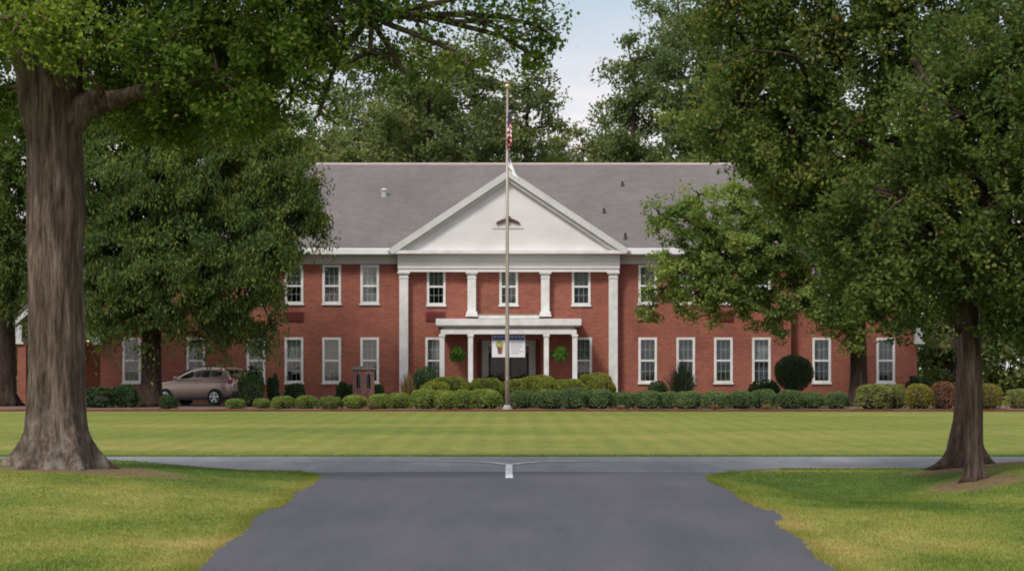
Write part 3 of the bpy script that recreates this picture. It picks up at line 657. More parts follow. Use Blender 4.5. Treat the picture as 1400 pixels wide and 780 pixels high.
for p in (-50.5, 50): pilaster(bx(p, DW-.4), Z(432.5, DW-.4), e0, 0.40)
mb = MB(); mb.box(bx(-50.5)+0.3, bx(50)-0.3, YC-0.25, YC-0.004, Z(435, DW), Z(430.5, DW)); part(mb.build('balcony_curb', M['white'], bld))
mb = MB(); mb.box(bx(-50.5)+0.3, bx(50)-0.3, YC-0.28, YC-0.2, Z(430.3, DW), Z(428.8, DW)); part(mb.build('balcony_rail', pmat('ochre_trim', (0.25, 0.17, 0.09), (0.2, 0.14, 0.08), 4, 0.6), bld))

# entrance porch
PF = DW-2.6
mb = MB(); zt, zb = Z(435.5, PF), Z(446, PF); hw = 99.5/F*PF
mb.box(CX-hw, CX+hw, PF-0.15, YC-0.005, zb+0.05, zt); mb.box(CX-hw+0.06, CX+hw-0.06, PF-0.09, YC-0.006, zb, zb+0.048)
part(mb.build('porch_roof', M['white'], bld, bevel=0.012))
mb = MB(); b0, b1 = Z(456.5, PF), Z(450, PF); h2 = 93/F*PF
mb.box(CX-h2, CX+h2, PF, PF+0.28, b0, b1); mb.box(CX-h2, CX-h2+0.28, PF+0.282, YC-0.01, b0, b1); mb.box(CX+h2-0.28, CX+h2, PF+0.282, YC-0.01, b0, b1)
part(mb.build('porch_beam', M['white'], bld, bevel=0.01))
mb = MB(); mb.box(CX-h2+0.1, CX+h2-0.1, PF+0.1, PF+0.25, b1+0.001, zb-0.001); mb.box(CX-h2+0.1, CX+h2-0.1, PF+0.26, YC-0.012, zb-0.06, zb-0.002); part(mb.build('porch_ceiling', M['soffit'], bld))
mb = MB(); mb.box(CX-h2-0.1, CX+h2+0.1, PF-0.1, YC-0.01, -0.05, 0.14); mb.box(CX-1.5, CX+1.5, YC-0.009, YC+1.6, -0.05, 0.138); part(mb.build('porch_floor', M['concrete'], bld))
for p in (-91, -52, 51.5, 90.5):
    xc = bx(p, PF+.15); mb = MB(); yy = PF+0.14
    mb.box(xc-0.115, xc+0.115, yy-0.115, yy+0.115, 0.30, b0-0.12); mb.box(xc-0.155, xc+0.155, yy-0.155, yy+0.155, 0.142, 0.30); mb.box(xc-0.15, xc+0.15, yy-0.15, yy+0.15, b0-0.12, b0-0.002)
    part(mb.build('porch_column', M['white'], bld, bevel=0.008))
# entrance: white surround, glazed double doors, sidelights
YD = YC+1.45
mb = MB()
for sg in (-1, 1):
    mb.box(*sorted((CX+sg*0.98, CX+sg*1.30)), YD-0.12, YD+0.05, 0.14, 2.75)
mb.box(CX-1.30, CX+1.30, YD-0.12, YD+0.05, 2.752, 3.05)
ent = part(mb.build('door_surround', M['white'], bld))
for sg in (-1, 1):
    mb = MB(); mb.box(*sorted((CX+sg*1.303, CX+sg*1.52)), YD-0.10, YD+0.04, 0.14, 3.05); part(mb.build('brick_pier', M['brick'], bld))
for sg in (-1, 1):
    mb = MB(); a, b = sorted((CX+sg*0.012, CX+sg*0.975))
    mb.box(a, a+0.10, YD-0.03, YD+0.02, 0.15, 2.38); mb.box(b-0.10, b, YD-0.03, YD+0.02, 0.15, 2.38); mb.box(a+0.1, b-0.1, YD-0.029, YD+0.02, 0.15, 0.55); mb.box(a+0.1, b-0.1, YD-0.029, YD+0.02, 2.24, 2.38)
    dr = part(mb.build('door', M['dark_metal'], bld))
    m2 = MB(); m2.add([(a+.1, YD, .55), (b-.1, YD, .55), (b-.1, YD, 2.24), (a+.1, YD, 2.24)], [(0, 1, 2, 3)]); m2.build('pane', M['glass_door'], dr)
    m3 = MB(); hx = CX+sg*0.08; m3.tube([(hx, YD-0.09, 0.95), (hx, YD-0.09, 1.35)], [0.018, 0.018], 8); m3.build('handle', M['galv'], dr)
mb = MB(); mb.box(CX-0.975, CX+0.975, YD-0.03, YD+0.02, 2.385, 2.45); mb.box(CX-0.975, CX+0.975, YD-0.03, YD+0.02, 2.70, 2.75); tr = part(mb.build('transom', M['dark_metal'], bld))
m2 = MB(); m2.add([(CX-.97, YD, 2.45), (CX+.97, YD, 2.45), (CX+.97, YD, 2.70), (CX-.97, YD, 2.70)], [(0, 1, 2, 3)]); m2.build('pane', M['glass_door'], tr)
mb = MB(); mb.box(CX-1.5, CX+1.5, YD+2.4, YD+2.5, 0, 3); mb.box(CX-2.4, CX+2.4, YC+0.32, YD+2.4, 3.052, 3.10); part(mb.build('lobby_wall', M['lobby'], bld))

# gabled side porches at both ends (brick posts, white gable)
for sg in (-1, 1):
    inner, outer = CX+sg*(XO+0.02), CX+(-672/s_ if sg < 0 else 632/s_)
    a, b = sorted((inner, outer)); yf = DW+0.2; yb = DW+5.5
    lab = 'small gabled side porch with white trim at the left end of the brick building' if sg < 0 else 'small gabled side porch with white trim at the right end of the brick building'
    sp = thing('side_porch', ((a+b)/2, yf, 0), lab, 'porch', 'gabled side porches at the ends of the building')
    inv = Matrix.Translation((-(a+b)/2, -yf, 0))
    def sub(o): o.matrix_parent_inverse = inv; return o
    for xc in ((outer-sg*0.17),):
        for yy in ((yf+0.2, yb-0.3) if sg < 0 else (yf+0.2,)):
            mb = MB(); mb.box(xc-0.2, xc+0.2, yy-0.2, yy+0.2, 0, Z(470, DW)); sub(mb.build('post', M['brick'], sp))
    if sg < 0:
        mb = MB(); mb.box(a+0.2, b, yb-0.2, yb, 0, 3.0); sub(mb.build('rear_wall', M['brick'], sp))
    zb, ze, za = Z(470, DW), Z(447, DW), Z(392, DW); xm = (a+b)/2; hw = (b-a)/2+0.25
    for q in (-1, 1):
        mb = MB(); bb = lambda x0, x1, *r: mb.box(*sorted((xm+q*(hw-x0), xm+q*(hw-x1))), *r)
        bb(0, 0.52, yf-0.1, yf+0.25, zb, zb+0.10); bb(0.06, 0.42, yf-0.05, yf+0.2, zb+0.099, ze+0.1); bb(0.1, 0.3, yf+0.24, yb, zb+0.01, zb+0.3)
        sub(mb.build('cornice_return', M['white_grey'], sp))
    mb = MB()
    for q in (-1, 1):
        mb.prism([(xm+q*hw, ze), (xm, za), (xm, za+0.35), (xm+q*(hw+0.05), ze+0.32)][::q], yf-0.12, yf+0.12)
    sub(mb.build('rake_board', M['white'], sp))
    mb = MB()
    for q in (-1, 1): mb.prism([(xm+q*(hw+0.1), ze+0.3), (xm, za+0.36), (xm, za+0.46), (xm+q*(hw+0.1), ze+0.4)][::q], yf-0.2, yb+0.2)
    sub(mb.build('roof', M['shingle'], sp))

# ------------------------------------------------------------------ foliage engine
def leaf_quads(c, ll, lw, g, hang=0.0, up=0.35):
    """diamond leaves at points c; hang pulls the long axis downwards"""
    n = len(c)
    a = g.normal(size=(n, 3)); a[:, 2] -= hang*2.2; a /= np.linalg.norm(a, axis=1, keepdims=True)
    nr = g.normal(size=(n, 3)); nr[:, 2] += up*3
    b = np.cross(nr, a); b /= np.linalg.norm(b, axis=1, keepdims=True)+1e-9
    l = (ll*g.uniform(0.65, 1.35, n))[:, None]; w_ = (lw*g.uniform(0.7, 1.3, n))[:, None]
    nn = np.cross(a, b)
    V = np.empty((n, 4, 3))
    V[:, 0] = c - a*l*0.5; V[:, 2] = c + a*l*0.5 - nn*l*0.12
    V[:, 1] = c + b*w_*0.5 - a*l*0.05; V[:, 3] = c - b*w_*0.5 - a*l*0.05
    return V.reshape(-1, 3)
def lump(d, g_seed):
    g = np.random.default_rng(g_seed); o = np.zeros(len(d))
    for k in range(7):
        q = g.normal(size=3)*g.uniform(1.5, 4.5); o += np.sin(d@q + g.uniform(0, 6.28))/(1+0.4*k)
    return o/2.6
def clumps_for(blob, dens, seed, fill=0.35):
    cx, cy, cz, rx, ry, rz = blob; g = np.random.default_rng(seed)
    area = 4*math.pi*(((rx*ry)**1.6+(rx*rz)**1.6+(ry*rz)**1.6)/3)**(1/1.6)
    n = max(4, int(area*dens))
    d = g.normal(size=(n, 3)); d /= np.linalg.norm(d, axis=1, keepdims=True)
    r = 1-np.minimum(np.abs(g.normal(size=n)), 2)*0.16; inner = g.random(n) < fill; r[inner] = g.uniform(0.25, 0.9, inner.sum())
    r *= 1+0.20*lump(d, seed+1)
    return np.array([cx, cy, cz]) + d*r[:, None]*np.array([rx, ry, rz])
def wavefield(P, lam, seed):
    g = np.random.default_rng(seed); v = np.zeros(len(P))
    for k in range(9):
        q = g.normal(size=3); q /= np.linalg.norm(q); v += np.sin(P@(q*2*math.pi/(lam*g.uniform(0.6, 1.7)))+g.uniform(0, 6.28))
    return v/2.1
def crown_leaves(blobs, seed, dens, per, cr, ll, lw, hang=0.0, flat=0.75, fill=0.35, ctint=0.17, void=True):
    g = np.random.default_rng(seed); P = []; T = []; CC = []
    for i, b in enumerate(blobs):
        k = b[6] if len(b) > 6 else 1.0
        c = clumps_for(b[:6], dens*k, seed*13+i, fill); CC.append(c)
        n = len(c); cnt = np.maximum(3, g.poisson(per, n)); idx = np.repeat(np.arange(n), cnt)
        rr = cr*g.uniform(0.6, 1.4, n)
        o = np.clip(g.normal(size=(len(idx), 3)), -1.7, 1.7)*rr[idx][:, None]*np.array([1, 1, flat])*0.62
        if hang: o[:, 2] -= np.abs(g.normal(size=len(idx)))*rr[idx]*hang
        P.append(c[idx]+o)
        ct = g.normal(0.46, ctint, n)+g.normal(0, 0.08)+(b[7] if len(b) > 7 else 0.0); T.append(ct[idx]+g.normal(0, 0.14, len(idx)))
    P = np.concatenate(P); T = np.concatenate(T)
    if void:
        wf = wavefield(P*np.array([1, 1, 1.35]), cr*2.6, seed+5); keep = wf > -0.30+0.25*g.normal(size=len(P)); P, T = P[keep], T[keep]
    T = np.clip(T, 0, 1)
    red = g.random(len(T)) < 0.0015; T[~red] = np.minimum(T[~red], 0.95); T[red] = 1.0
    return leaf_quads(P, ll, lw, g, hang*0.6), T, CC

def bark_mod(n, seed, flare=None, zs=None):
    g = random.Random(seed); ph = [g.uniform(0, 6.28) for _ in range(8)]
    def f(i, th):
        zz = zs[i] if zs else i*0.4
        m = 1+0.030*math.sin(5*th+ph[0]+zz*0.4)+0.02*math.sin(3*th+ph[2]+zz*0.5)
        if zs:
            u = th/(2*math.pi)*64
            m += 0.050*(float(vnoise(np.array(u*0.5+0.35*math.sin(zz*2.1)), np.array(zz*0.9), seed))-0.5)+0.075*(float(vnoise(np.array(u+0.5*math.sin(zz*3+ph[6])), np.array(zz*1.7+7), seed+1))-0.5)
        else: m += 0.03*math.sin(9*th+ph[1])
        if flare:
            k = flare(i); m *= 1+k*(0.58*max(0, math.sin(5*th+ph[3]))**1.6+0.30*max(0, math.sin(3*th+ph[4]))+0.10*math.sin(11*th+ph[5]))
        return m
    return f
def resample(trunk, step, ztop):
    out = []
    for (a, b) in zip(trunk[:-1], trunk[1:]):
        n = max(1, int((b[2]-a[2])/step)) if a[2] < ztop else 1
        for k in range(n): t = k/n; out.append(tuple(a[q]+(b[q]-a[q])*t for q in range(4)))
    return out+[trunk[-1]]
def limb_path(p0, p1, g, bend=0.12, n=6, sag=0.0):
    p0, p1 = Vector(p0), Vector(p1); L_ = (p1-p0).length; pts = []
    o = Vector((g.uniform(-1, 1), g.uniform(-1, 1), g.uniform(-0.3, 1)))*L_*bend
    for k in range(n+1):
        t = k/n; q = p0.lerp(p1, t)+o*math.sin(math.pi*t) + Vector((g.uniform(-1, 1), g.uniform(-1, 1), g.uniform(-1, 1)))*L_*0.02*(0 < k < n)
        pts.append(q)
    return pts
def tree(name, base, label, cat, group, trunk, limbs, blobs, lm, bm_, seed, dens, per, cr, ll, lw, hang=0.0, twigs=10, nring=28, fill=0.35, flat=0.75, ctint=0.17, flz=0.75):
    """trunk: list of (dx,dy,z,r); limbs: list of (start, end, r0, r1) relative to base; blobs in world metres relative to base"""
    g = random.Random(seed)
    t = thing(name, base, label, cat, group)
    mb = MB()
    nlow = len(trunk); near_tree = nring > 20 and base[1] < 60
    if near_tree: trunk = resample(trunk, 0.10, 7.5)
    zl = [q[2] for q in trunk]
    mb.tube([(a, b, z) for a, b, z, r in trunk], [r for *_, r in trunk], nring, mod=bark_mod(nring, seed, (lambda i: max(0.0, 1-zl[i]/flz)**1.5) if nlow > 5 else None, zl if near_tree else None))
    for (p0, p1, r0, r1) in limbs:
        pts = limb_path(p0, p1, g); n = len(pts)
        mb.tube(pts, [r0+(r1-r0)*(k/(n-1))**0.8 for k in range(n)], 12, mod=bark_mod(12, seed+3))
    mb.build('trunk', bm_, t, smooth=True)
    V, T, CC = crown_leaves(blobs, seed, dens, per, cr, ll, lw, hang, flat, fill, ctint)
    quads('crown', V, lm, t, T)
    tw = MB()
    top = Vector(trunk[-1][:3])
    for b, cc in zip(blobs, CC):
        c0 = Vector(b[:3]); 
        near = min([Vector(l[1]) for l in limbs] + [top], key=lambda q: (q-c0).length)
        pts = limb_path(near, c0, g, 0.08, 4); tw.tube(pts, [0.05*cr/0.5+0.02, 0.045, 0.04, 0.035, 0.03], 6, cap=False)
        idx = g.sample(range(len(cc)), min(len(cc), twigs))
        for i in idx:
            pts = limb_path(c0, cc[i], g, 0.12, 4); tw.tube(pts, [0.03, 0.025, 0.018, 0.012, 0.006], 4, cap=False)
    if tw.v: tw.build('branches', bm_, t, smooth=True)
    return t

# near left oak
D1 = 35.2; bxl = X(76, D1); k1 = D1/F
def rel(px, py, dy, rx, ry, rz, d, base, dens=1.0):
    """blob from its photo centre (px,py), depth offset dy, radii in metres, relative to base"""
    dd = d+dy; return (X(px, dd)-base[0], dy, Z(py, dd)-base[2], rx, ry, rz, dens)
b1 = (bxl, D1, gz(bxl, D1)-0.08)
trunk = [(0, 0, 0, 0.575), (0, 0, 0.12, 0.535), (0, 0, 0.32, 0.49), (0.0, 0, 0.6, 0.45), (0.005, 0, 1.0, 0.425), (0.01, 0, 1.7, 0.40), (0.0, 0, 2.6, 0.392), (-0.01, 0, 3.4, 0.41), (0.01, 0, 3.75, 0.425), (0.0, 0, 4.3, 0.40), (-0.03, 0, 5.2, 0.385), (-0.02, 0, 6.2, 0.40), (0.0, 0.1, 7.5, 0.33), (0.1, 0.2, 10, 0.25), (0.2, 0.1, 13, 0.12)]
limbs = [((0.05, -0.02, 4.95), (0.75, -0.12, 5.42), 0.30, 0.17), ((0.68, -0.11, 5.38), (1.9, -0.2, 5.70), 0.165, 0.075), ((1.8, -0.2, 5.68), (4.6, 0.2, 6.7), 0.078, 0.03), ((-0.10, -0.05, 4.7), (-0.42, -0.7, 8.0), 0.24, 0.10), ((0.08, -0.05, 4.9), (0.5, -1.0, 7.8), 0.22, 0.09),
         ((0.15, 0, 6.0), (1.4, 0.8, 9.5), 0.2, 0.08), ((0.0, 0.2, 6.6), (-0.8, 2.5, 9.5), 0.15, 0.06), ((0, -0.2, 6.8), (0.8, -3.0, 9.0), 0.14, 0.05), ((0.1, 0, 7.2), (5.0, 0.5, 8.4), 0.14, 0.05), ((0.1, 0.2, 8.5), (3.4, 1.5, 11.5), 0.12, 0.05)]
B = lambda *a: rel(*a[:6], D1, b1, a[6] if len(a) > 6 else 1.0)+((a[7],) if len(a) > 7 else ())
blobs = [B(40, 20, -1.8, 0.85, 0.7, 0.5, 1.1, 0.34), B(92, 52, -2.0, 0.5, 0.45, 0.45, 1.0, 0.36), B(-30, 10, -1.2, 0.9, 0.9, 0.8, 1.0, 0.2), B(120, -130, 0.4, 1.6, 1.6, 0.9),  # first three blobs: light from the open front put into a paler leaf tint
         B(200, 45, 0.5, 1.1, 1.4, 0.8, 1.2), B(290, 90, 0.6, 1.0, 1.4, 0.9, 1.3), B(300, 105, -1.0, 0.75, 0.7, 0.6, 1.1), B(390, 70, -0.9, 0.8, 0.7, 0.65, 0.9), B(225, 62, -1.2, 0.75, 0.6, 0.55, 1.0), B(450, 30, -0.6, 0.5, 0.6, 0.4, 0.6),
         B(350, 40, 0.2, 1.1, 1.4, 0.9, 1.2), B(430, 30, 0.3, 0.8, 1.1, 0.6, 0.8), B(250, 160, 1.0, 0.7, 0.9, 0.45, 1.1), B(175, 140, 1.6, 0.7, 0.9, 0.5, 0.8), B(340, 160, 1.0, 0.4, 0.7, 0.32, 1.0),
         B(400, 125, 0.4, 0.5, 0.6, 0.55, 0.30), B(440, 145, 0.6, 0.38, 0.5, 0.38, 0.26), B(505, 70, 0.2, 0.55, 0.7, 0.4, 0.55), B(558, 105, 0.2, 0.36, 0.4, 0.16, 0.6),
         B(560, 25, 0.0, 0.7, 0.8, 0.4, 0.26), B(650, 30, -0.2, 0.75, 0.7, 0.32, 0.30), B(735, 35, -0.3, 0.55, 0.6, 0.26, 0.42), B(640, 85, -0.2, 0.30, 0.4, 0.14, 0.4), B(735, 80, -0.2, 0.26, 0.3, 0.12, 0.4), B(700, -15, -0.3, 0.9, 0.9, 0.35, 0.45), B(520, -40, 0.2, 1.5, 1.5, 0.6, 0.5),
         B(330, -80, 0.0, 2.2, 2.6, 1.2, 0.8), B(60, -260, 0.8, 2.8, 2.8, 1.8, 0.5), B(330, -300, 0.5, 3.0, 3.2, 2.2, 0.5), B(560, -170, 0.5, 2.0, 2.4, 1.2, 0.5), B(150, -480, 0.2, 3.0, 3.0, 2.0, 0.4), B(-160, -120, 0.6, 2.2, 2.4, 1.6, 0.5), B(20, 20, 2.6, 1.8, 1.4, 1.0, 0.8), B(-5, 125, 1.6, 0.7, 0.9, 0.55, 1.0), B(150, 105, 2.0, 0.6, 0.8, 0.5, 1.0), B(200, -100, 3.0, 2.6, 2.0, 1.4, 0.6)]
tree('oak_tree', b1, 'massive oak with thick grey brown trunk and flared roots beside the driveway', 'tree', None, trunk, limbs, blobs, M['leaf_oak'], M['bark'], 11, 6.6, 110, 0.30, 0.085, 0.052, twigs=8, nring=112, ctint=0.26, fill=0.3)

# near right pair
D2, D3 = 35.0, 38.4
b2 = (X(1331, D2), D2, gz(X(1331, D2), D2)-0.06); b3 = (X(1322, D3), D3, gz(X(1322, D3), D3)-0.06)
trunk = [(0, 0, 0, 0.18), (0, 0, 0.12, 0.158), (0, 0, 0.35, 0.138), (0, 0, 0.8, 0.13), (0.0, 0, 1.5, 0.125), (-0.06, 0, 2.4, 0.122), (-0.05, 0, 3.2, 0.12), (0.3, 0.0, 4.4, 0.10), (0.5, 0, 6.5, 0.06)]
limbs = [((0.0, 0, 2.5), (-1.0, -0.3, 3.9), 0.07, 0.03), ((0.1, 0, 3.2), (1.2, -0.3, 4.4), 0.07, 0.03), ((0.25, 0, 4.2), (-0.8, 0.3, 6.2), 0.07, 0.03)]
B = lambda *a: rel(*a[:6], D2, b2, a[6] if len(a) > 6 else 1.0)
blobs = [B(1225, 390, -0.6, 0.75, 0.8, 0.6), B(1290, 330, -0.8, 0.9, 0.9, 0.7), B(1380, 380, -0.4, 0.7, 0.9, 0.75), B(1405, 440, -0.2, 0.45, 0.7, 0.4), B(1370, 260, -0.6, 1.1, 1.1, 0.8), B(1240, 270, -0.5, 0.9, 0.9, 0.7), B(1170, 330, -0.2, 0.7, 0.8, 0.65), B(1440, 300, -0.2, 0.9, 1.0, 1.0), B(1320, 160, -0.6, 1.2, 1.2, 0.9), B(1420, 130, -0.3, 1.2, 1.2, 1.0), B(1210, 430, 0.1, 0.4, 0.5, 0.35, 0.8), B(1300, 405, 0.3, 0.35, 0.4, 0.25, 0.7), B(1395, 60, 0.0, 1.4, 1.4, 0.9)]
tree('maple_tree', b2, 'slender single stemmed tree standing nearest beside the drive, in front of a thicker trunk', 'tree', None, trunk, limbs, blobs, M['leaf_right'], M['bark_grey'], 23, 7.4, 110, 0.28, 0.082, 0.055, twigs=8, nring=64, flz=0.25, ctint=0.24, fill=0.3)
trunk = [(0, 0, 0, 0.42), (0, 0, 0.12, 0.36), (-0.02, 0, 0.35, 0.29), (-0.02, 0, 0.8, 0.20), (0.0, 0, 1.5, 0.175), (0.06, 0, 2.3, 0.18), (0.28, 0, 3.0, 0.18), (0.3, 0.1, 4.2, 0.17), (0.4, 0.2, 6.5, 0.14), (0.5, 0.2, 10, 0.08)]
limbs = [((-0.05, 0, 2.2), (-0.55, 0.1, 4.6), 0.13, 0.06), ((-0.5, 0.1, 4.4), (-2.6, -0.2, 5.6), 0.06, 0.03), ((0.3, 0.1, 4.3), (-3.0, 0.2, 6.0), 0.09, 0.035), ((0.3, 0.1, 5.2), (2.6, 0.3, 6.4), 0.09, 0.04), ((0.4, 0.2, 6.2), (-2.0, 0.8, 8.0), 0.09, 0.04), ((-2.55, -0.2, 5.58), (-2.85, -1.15, 6.42), 0.04, 0.03), ((-2.85, -1.15, 6.42), (-3.95, -1.2, 6.32), 0.03, 0.012)]
B = lambda *a: rel(*a[:6], D3, b3, a[6] if len(a) > 6 else 1.0)
blobs = [B(1060, 60, 0.2, 1.0, 1.2, 1.1), B(1010, 150, -0.1, 0.75, 0.9, 0.75), B(1090, 190, 0.2, 1.1, 1.2, 0.9), B(1070, 225, 0.0, 0.5, 0.7, 0.4, 0.9), B(1150, 280, 0.4, 1.0, 1.1, 0.9), B(1150, 90, 0.3, 1.3, 1.3, 1.1), B(1240, 40, 0.4, 1.5, 1.5, 1.2), B(1260, 190, 0.6, 1.3, 1.3, 1.1), B(1090, 280, 0.5, 0.55, 0.7, 0.5), B(1165, 380, 0.7, 0.6, 0.7, 0.6, 0.8), B(1000, 30, 0.1, 0.65, 0.9, 0.75), B(1020, -60, 0.2, 1.2, 1.2, 0.9), B(1180, -120, 0.3, 2.2, 2.2, 1.4, 0.7), B(1380, -60, 0.3, 2.2, 2.4, 1.6, 0.7), B(1300, -250, 0.2, 2.6, 2.6, 1.8, 0.5), B(1500, 80, 0.5, 1.8, 2.0, 1.8, 0.5), B(1380, 220, 1.6, 1.4, 1.2, 1.4), B(1255, 330, 1.2, 0.9, 0.9, 0.8), B(1345, 345, 1.4, 0.7, 0.7, 0.6), B(1430, 400, 1.2, 0.8, 0.9, 0.7), B(975, 180, 0.0, 0.3, 0.5, 0.3, 0.8)]
tree('maple_tree', b3, 'thicker forked tree standing just behind the slender trunk, dead twig on its far side', 'tree', None, trunk, limbs, blobs, M['leaf_right'], M['bark_dark'], 29, 7.0, 110, 0.29, 0.085, 0.055, twigs=8, nring=72, flz=0.4, ctint=0.24, fill=0.3)

# mid trees in front of the building
D4 = 106.0
b4 = (X(207, D4), D4, 0)
trunk = [(0, 0, 0, 0.60), (0, 0, 0.2, 0.54), (0, 0, 0.6, 0.47), (0, 0, 1.5, 0.43), (0.02, 0, 3.0, 0.40), (0.1, 0, 5, 0.36), (0.1, 0, 8, 0.25), (0.1, 0, 12, 0.1)]
limbs = [((0, 0, 4), (3.5, -0.5, 7.0), 0.2, 0.06), ((0, 0, 4.2), (-2.4, -0.4, 7.0), 0.18, 0.06), ((0.1, 0, 6), (3.0, 0.4, 10), 0.16, 0.05), ((0.1, 0, 6), (0.6, -3.2, 9), 0.16, 0.05), ((0.1, 0, 5.5), (0.4, 3.0, 9), 0.16, 0.05)]
B = lambda *a: rel(*a[:6], D4, b4, a[6] if len(a) > 6 else 1.0)
blobs = [B(280, 220, -1, 3.2, 3.2, 2.4), B(180, 240, -1.2, 2.4, 2.8, 2.2), B(370, 230, -0.5, 2.2, 2.6, 2.2), B(400, 270, 0, 1.2, 1.8, 1.5, 0.9), B(330, 320, -1, 2.3, 2.6, 2.2), B(235, 340, -1.6, 2.4, 2.6, 2.0), B(160, 350, -0.8, 1.6, 2.2, 2.2), B(358, 350, -0.2, 1.0, 1.5, 1.6, 0.9), B(352, 405, 0.0, 0.7, 1.0, 1.1, 0.9), B(432, 285, -0.2, 0.4, 0.7, 1.0, 0.6), B(300, 405, -0.8, 1.0, 1.2, 1.3, 0.8), B(180, 415, -0.5, 1.2, 1.3, 0.9, 0.8), B(442, 300, 0.2, 0.28, 0.6, 0.8, 0.5), B(250, 140, -0.5, 3.0, 3.4, 2.0), B(160, 150, 0, 2.2, 2.6, 1.8), B(350, 160, 0, 2.4, 2.6, 1.6), B(135, 310, -1.5, 0.9, 1.5, 1.6), B(330, 445, -0.4, 0.6, 0.7, 0.7, 0.7), B(250, 400, -1.0, 1.3, 1.2, 1.0, 0.9), B(140, 400, -0.9, 0.9, 1.1, 1.1, 0.9), B(285, 430, 0.5, 0.9, 1.0, 0.7, 0.8), B(210, 430, -0.8, 0.8, 0.8, 0.55, 0.7), B(130, 240, -0.6, 1.2, 1.6, 1.8), B(370, 440, 0.2, 0.35, 0.5, 0.6, 0.7), B(120, 410, 0.4, 0.7, 1.0, 1.0, 0.8), B(250, 280, 2.2, 3.0, 1.8, 2.6, 0.8)]
tree('willow_oak', b4, 'drooping willow oak with dense crown in front of the brick building beside the parked car', 'tree', None, trunk, limbs, blobs, M['leaf_mid'], M['bark_dark'], 41, 3.2, 105, 0.52, 0.22, 0.075, hang=1.25, twigs=6, ctint=0.28, fill=0.3)
b5 = (X(1181, D4), D4+1.5, 0)
trunk = [(0, 0, 0, 0.55), (0, 0, 0.2, 0.48), (0, 0, 0.6, 0.42), (0, 0, 1.5, 0.38), (-0.02, 0, 3.0, 0.36), (-0.1, 0, 5, 0.32), (-0.2, 0, 8, 0.22), (-0.3, 0, 12, 0.1)]
limbs = [((0, 0, 3.2), (-3.0, -0.6, 5.4), 0.18, 0.07), ((-2.8, -0.6, 5.3), (-7.0, -1.0, 6.6), 0.07, 0.03), ((0, 0, 4.2), (2.0, 0.4, 6), 0.14, 0.05), ((-0.1, 0, 5), (-4.5, 0.3, 8.2), 0.15, 0.05), ((0, 0, 6), (-0.5, -2.8, 9), 0.14, 0.05)]
B = lambda *a: rel(*a[:6], D4+1.5, b5, a[6] if len(a) > 6 else 1.0)
blobs = [B(945, 300, -0.6, 1.5, 1.6, 0.9, 0.9), B(925, 365, -0.8, 1.2, 1.4, 0.8, 0.85), B(900, 290, -0.5, 0.45, 0.7, 0.7, 0.5), B(955, 265, -0.4, 0.7, 0.9, 0.55, 0.7), B(1000, 270, -0.2, 0.8, 1.2, 0.6, 0.6), B(1010, 345, -0.9, 2.0, 2.0, 1.4), B(955, 400, -0.7, 1.3, 1.4, 0.9, 0.85), B(905, 395, -0.6, 0.5, 0.7, 0.6, 0.5), B(1050, 400, -0.5, 1.5, 1.6, 1.2, 0.9), B(1080, 320, -0.5, 2.0, 2.2, 1.8), B(1140, 390, -1.0, 1.2, 1.5, 2.0), B(1155, 440, -0.6, 0.8, 1.0, 1.2, 0.8), B(1170, 300, 0, 2.4, 2.6, 2.4), B(1230, 400, 0, 1.6, 1.8, 1.5, 0.8), B(1080, 240, 0.3, 2.2, 2.4, 1.6), B(1200, 220, 0.5, 3, 3, 2.2, 0.6), B(1240, 420, 0.4, 0.8, 1.0, 0.8, 0.8), B(970, 432, -0.6, 0.5, 0.6, 0.4, 0.5), B(1060, 440, -0.4, 0.4, 0.6, 0.5, 0.5), B(890, 420, -0.6, 0.28, 0.4, 0.5, 0.4), B(1000, 395, -1.0, 1.2, 1.2, 0.8), B(1045, 330, -1.2, 1.3, 1.4, 1.0), B(975, 335, -1.1, 0.9, 1.0, 0.6), B(1100, 410, -0.9, 0.9, 1.1, 0.8), B(1020, 290, -0.4, 1.2, 1.2, 0.8, 0.8)]
tree('spreading_oak', b5, 'spreading oak whose lower branches reach across the right wing of the brick building', 'tree', None, trunk, limbs, blobs, M['leaf_spread'], M['bark_dark'], 43, 3.7, 95, 0.48, 0.19, 0.095, hang=0.3, twigs=8, ctint=0.24, fill=0.3, flat=0.6)
b6 = (X(10, 108), 108, 0)
trunk = [(0, 0, 0, 0.5), (0, 0, 0.2, 0.44), (0, 0, 0.6, 0.38), (0, 0, 1.5, 0.36), (0, 0, 3, 0.34), (0, 0, 6, 0.28), (0, 0, 11, 0.1)]
B = lambda *a: rel(*a[:6], 108, b6, a[6] if len(a) > 6 else 1.0)
blobs = [B(0, 260, 0, 2.6, 2.6, 2.6), B(20, 180, 0, 3, 3, 2.4), B(60, 220, -0.5, 2, 2.4, 2.4), B(-50, 330, 0, 2, 2.2, 2.2), B(20, 350, -0.6, 1.4, 1.6, 1.6), B(90, 180, 0, 2, 2, 1.8), B(0, 400, -0.3, 0.9, 1.0, 1.0, 0.7), B(70, 300, 0.8, 1.4, 1.4, 1.8), B(105, 240, 0.6, 1.2, 1.4, 1.8)]
tree('willow_oak', b6, 'dark trunked tree at the far left edge beside the gabled side porch', 'tree', None, trunk, [((0, 0, 4), (-2, 0, 7.5), 0.15, 0.05), ((0, 0, 4.5), (2, 0.3, 8), 0.15, 0.05)], blobs, M['leaf_mid'], M['bark_dark'], 47, 3.0, 90, 0.52, 0.21, 0.09, hang=0.8, twigs=6, ctint=0.26)

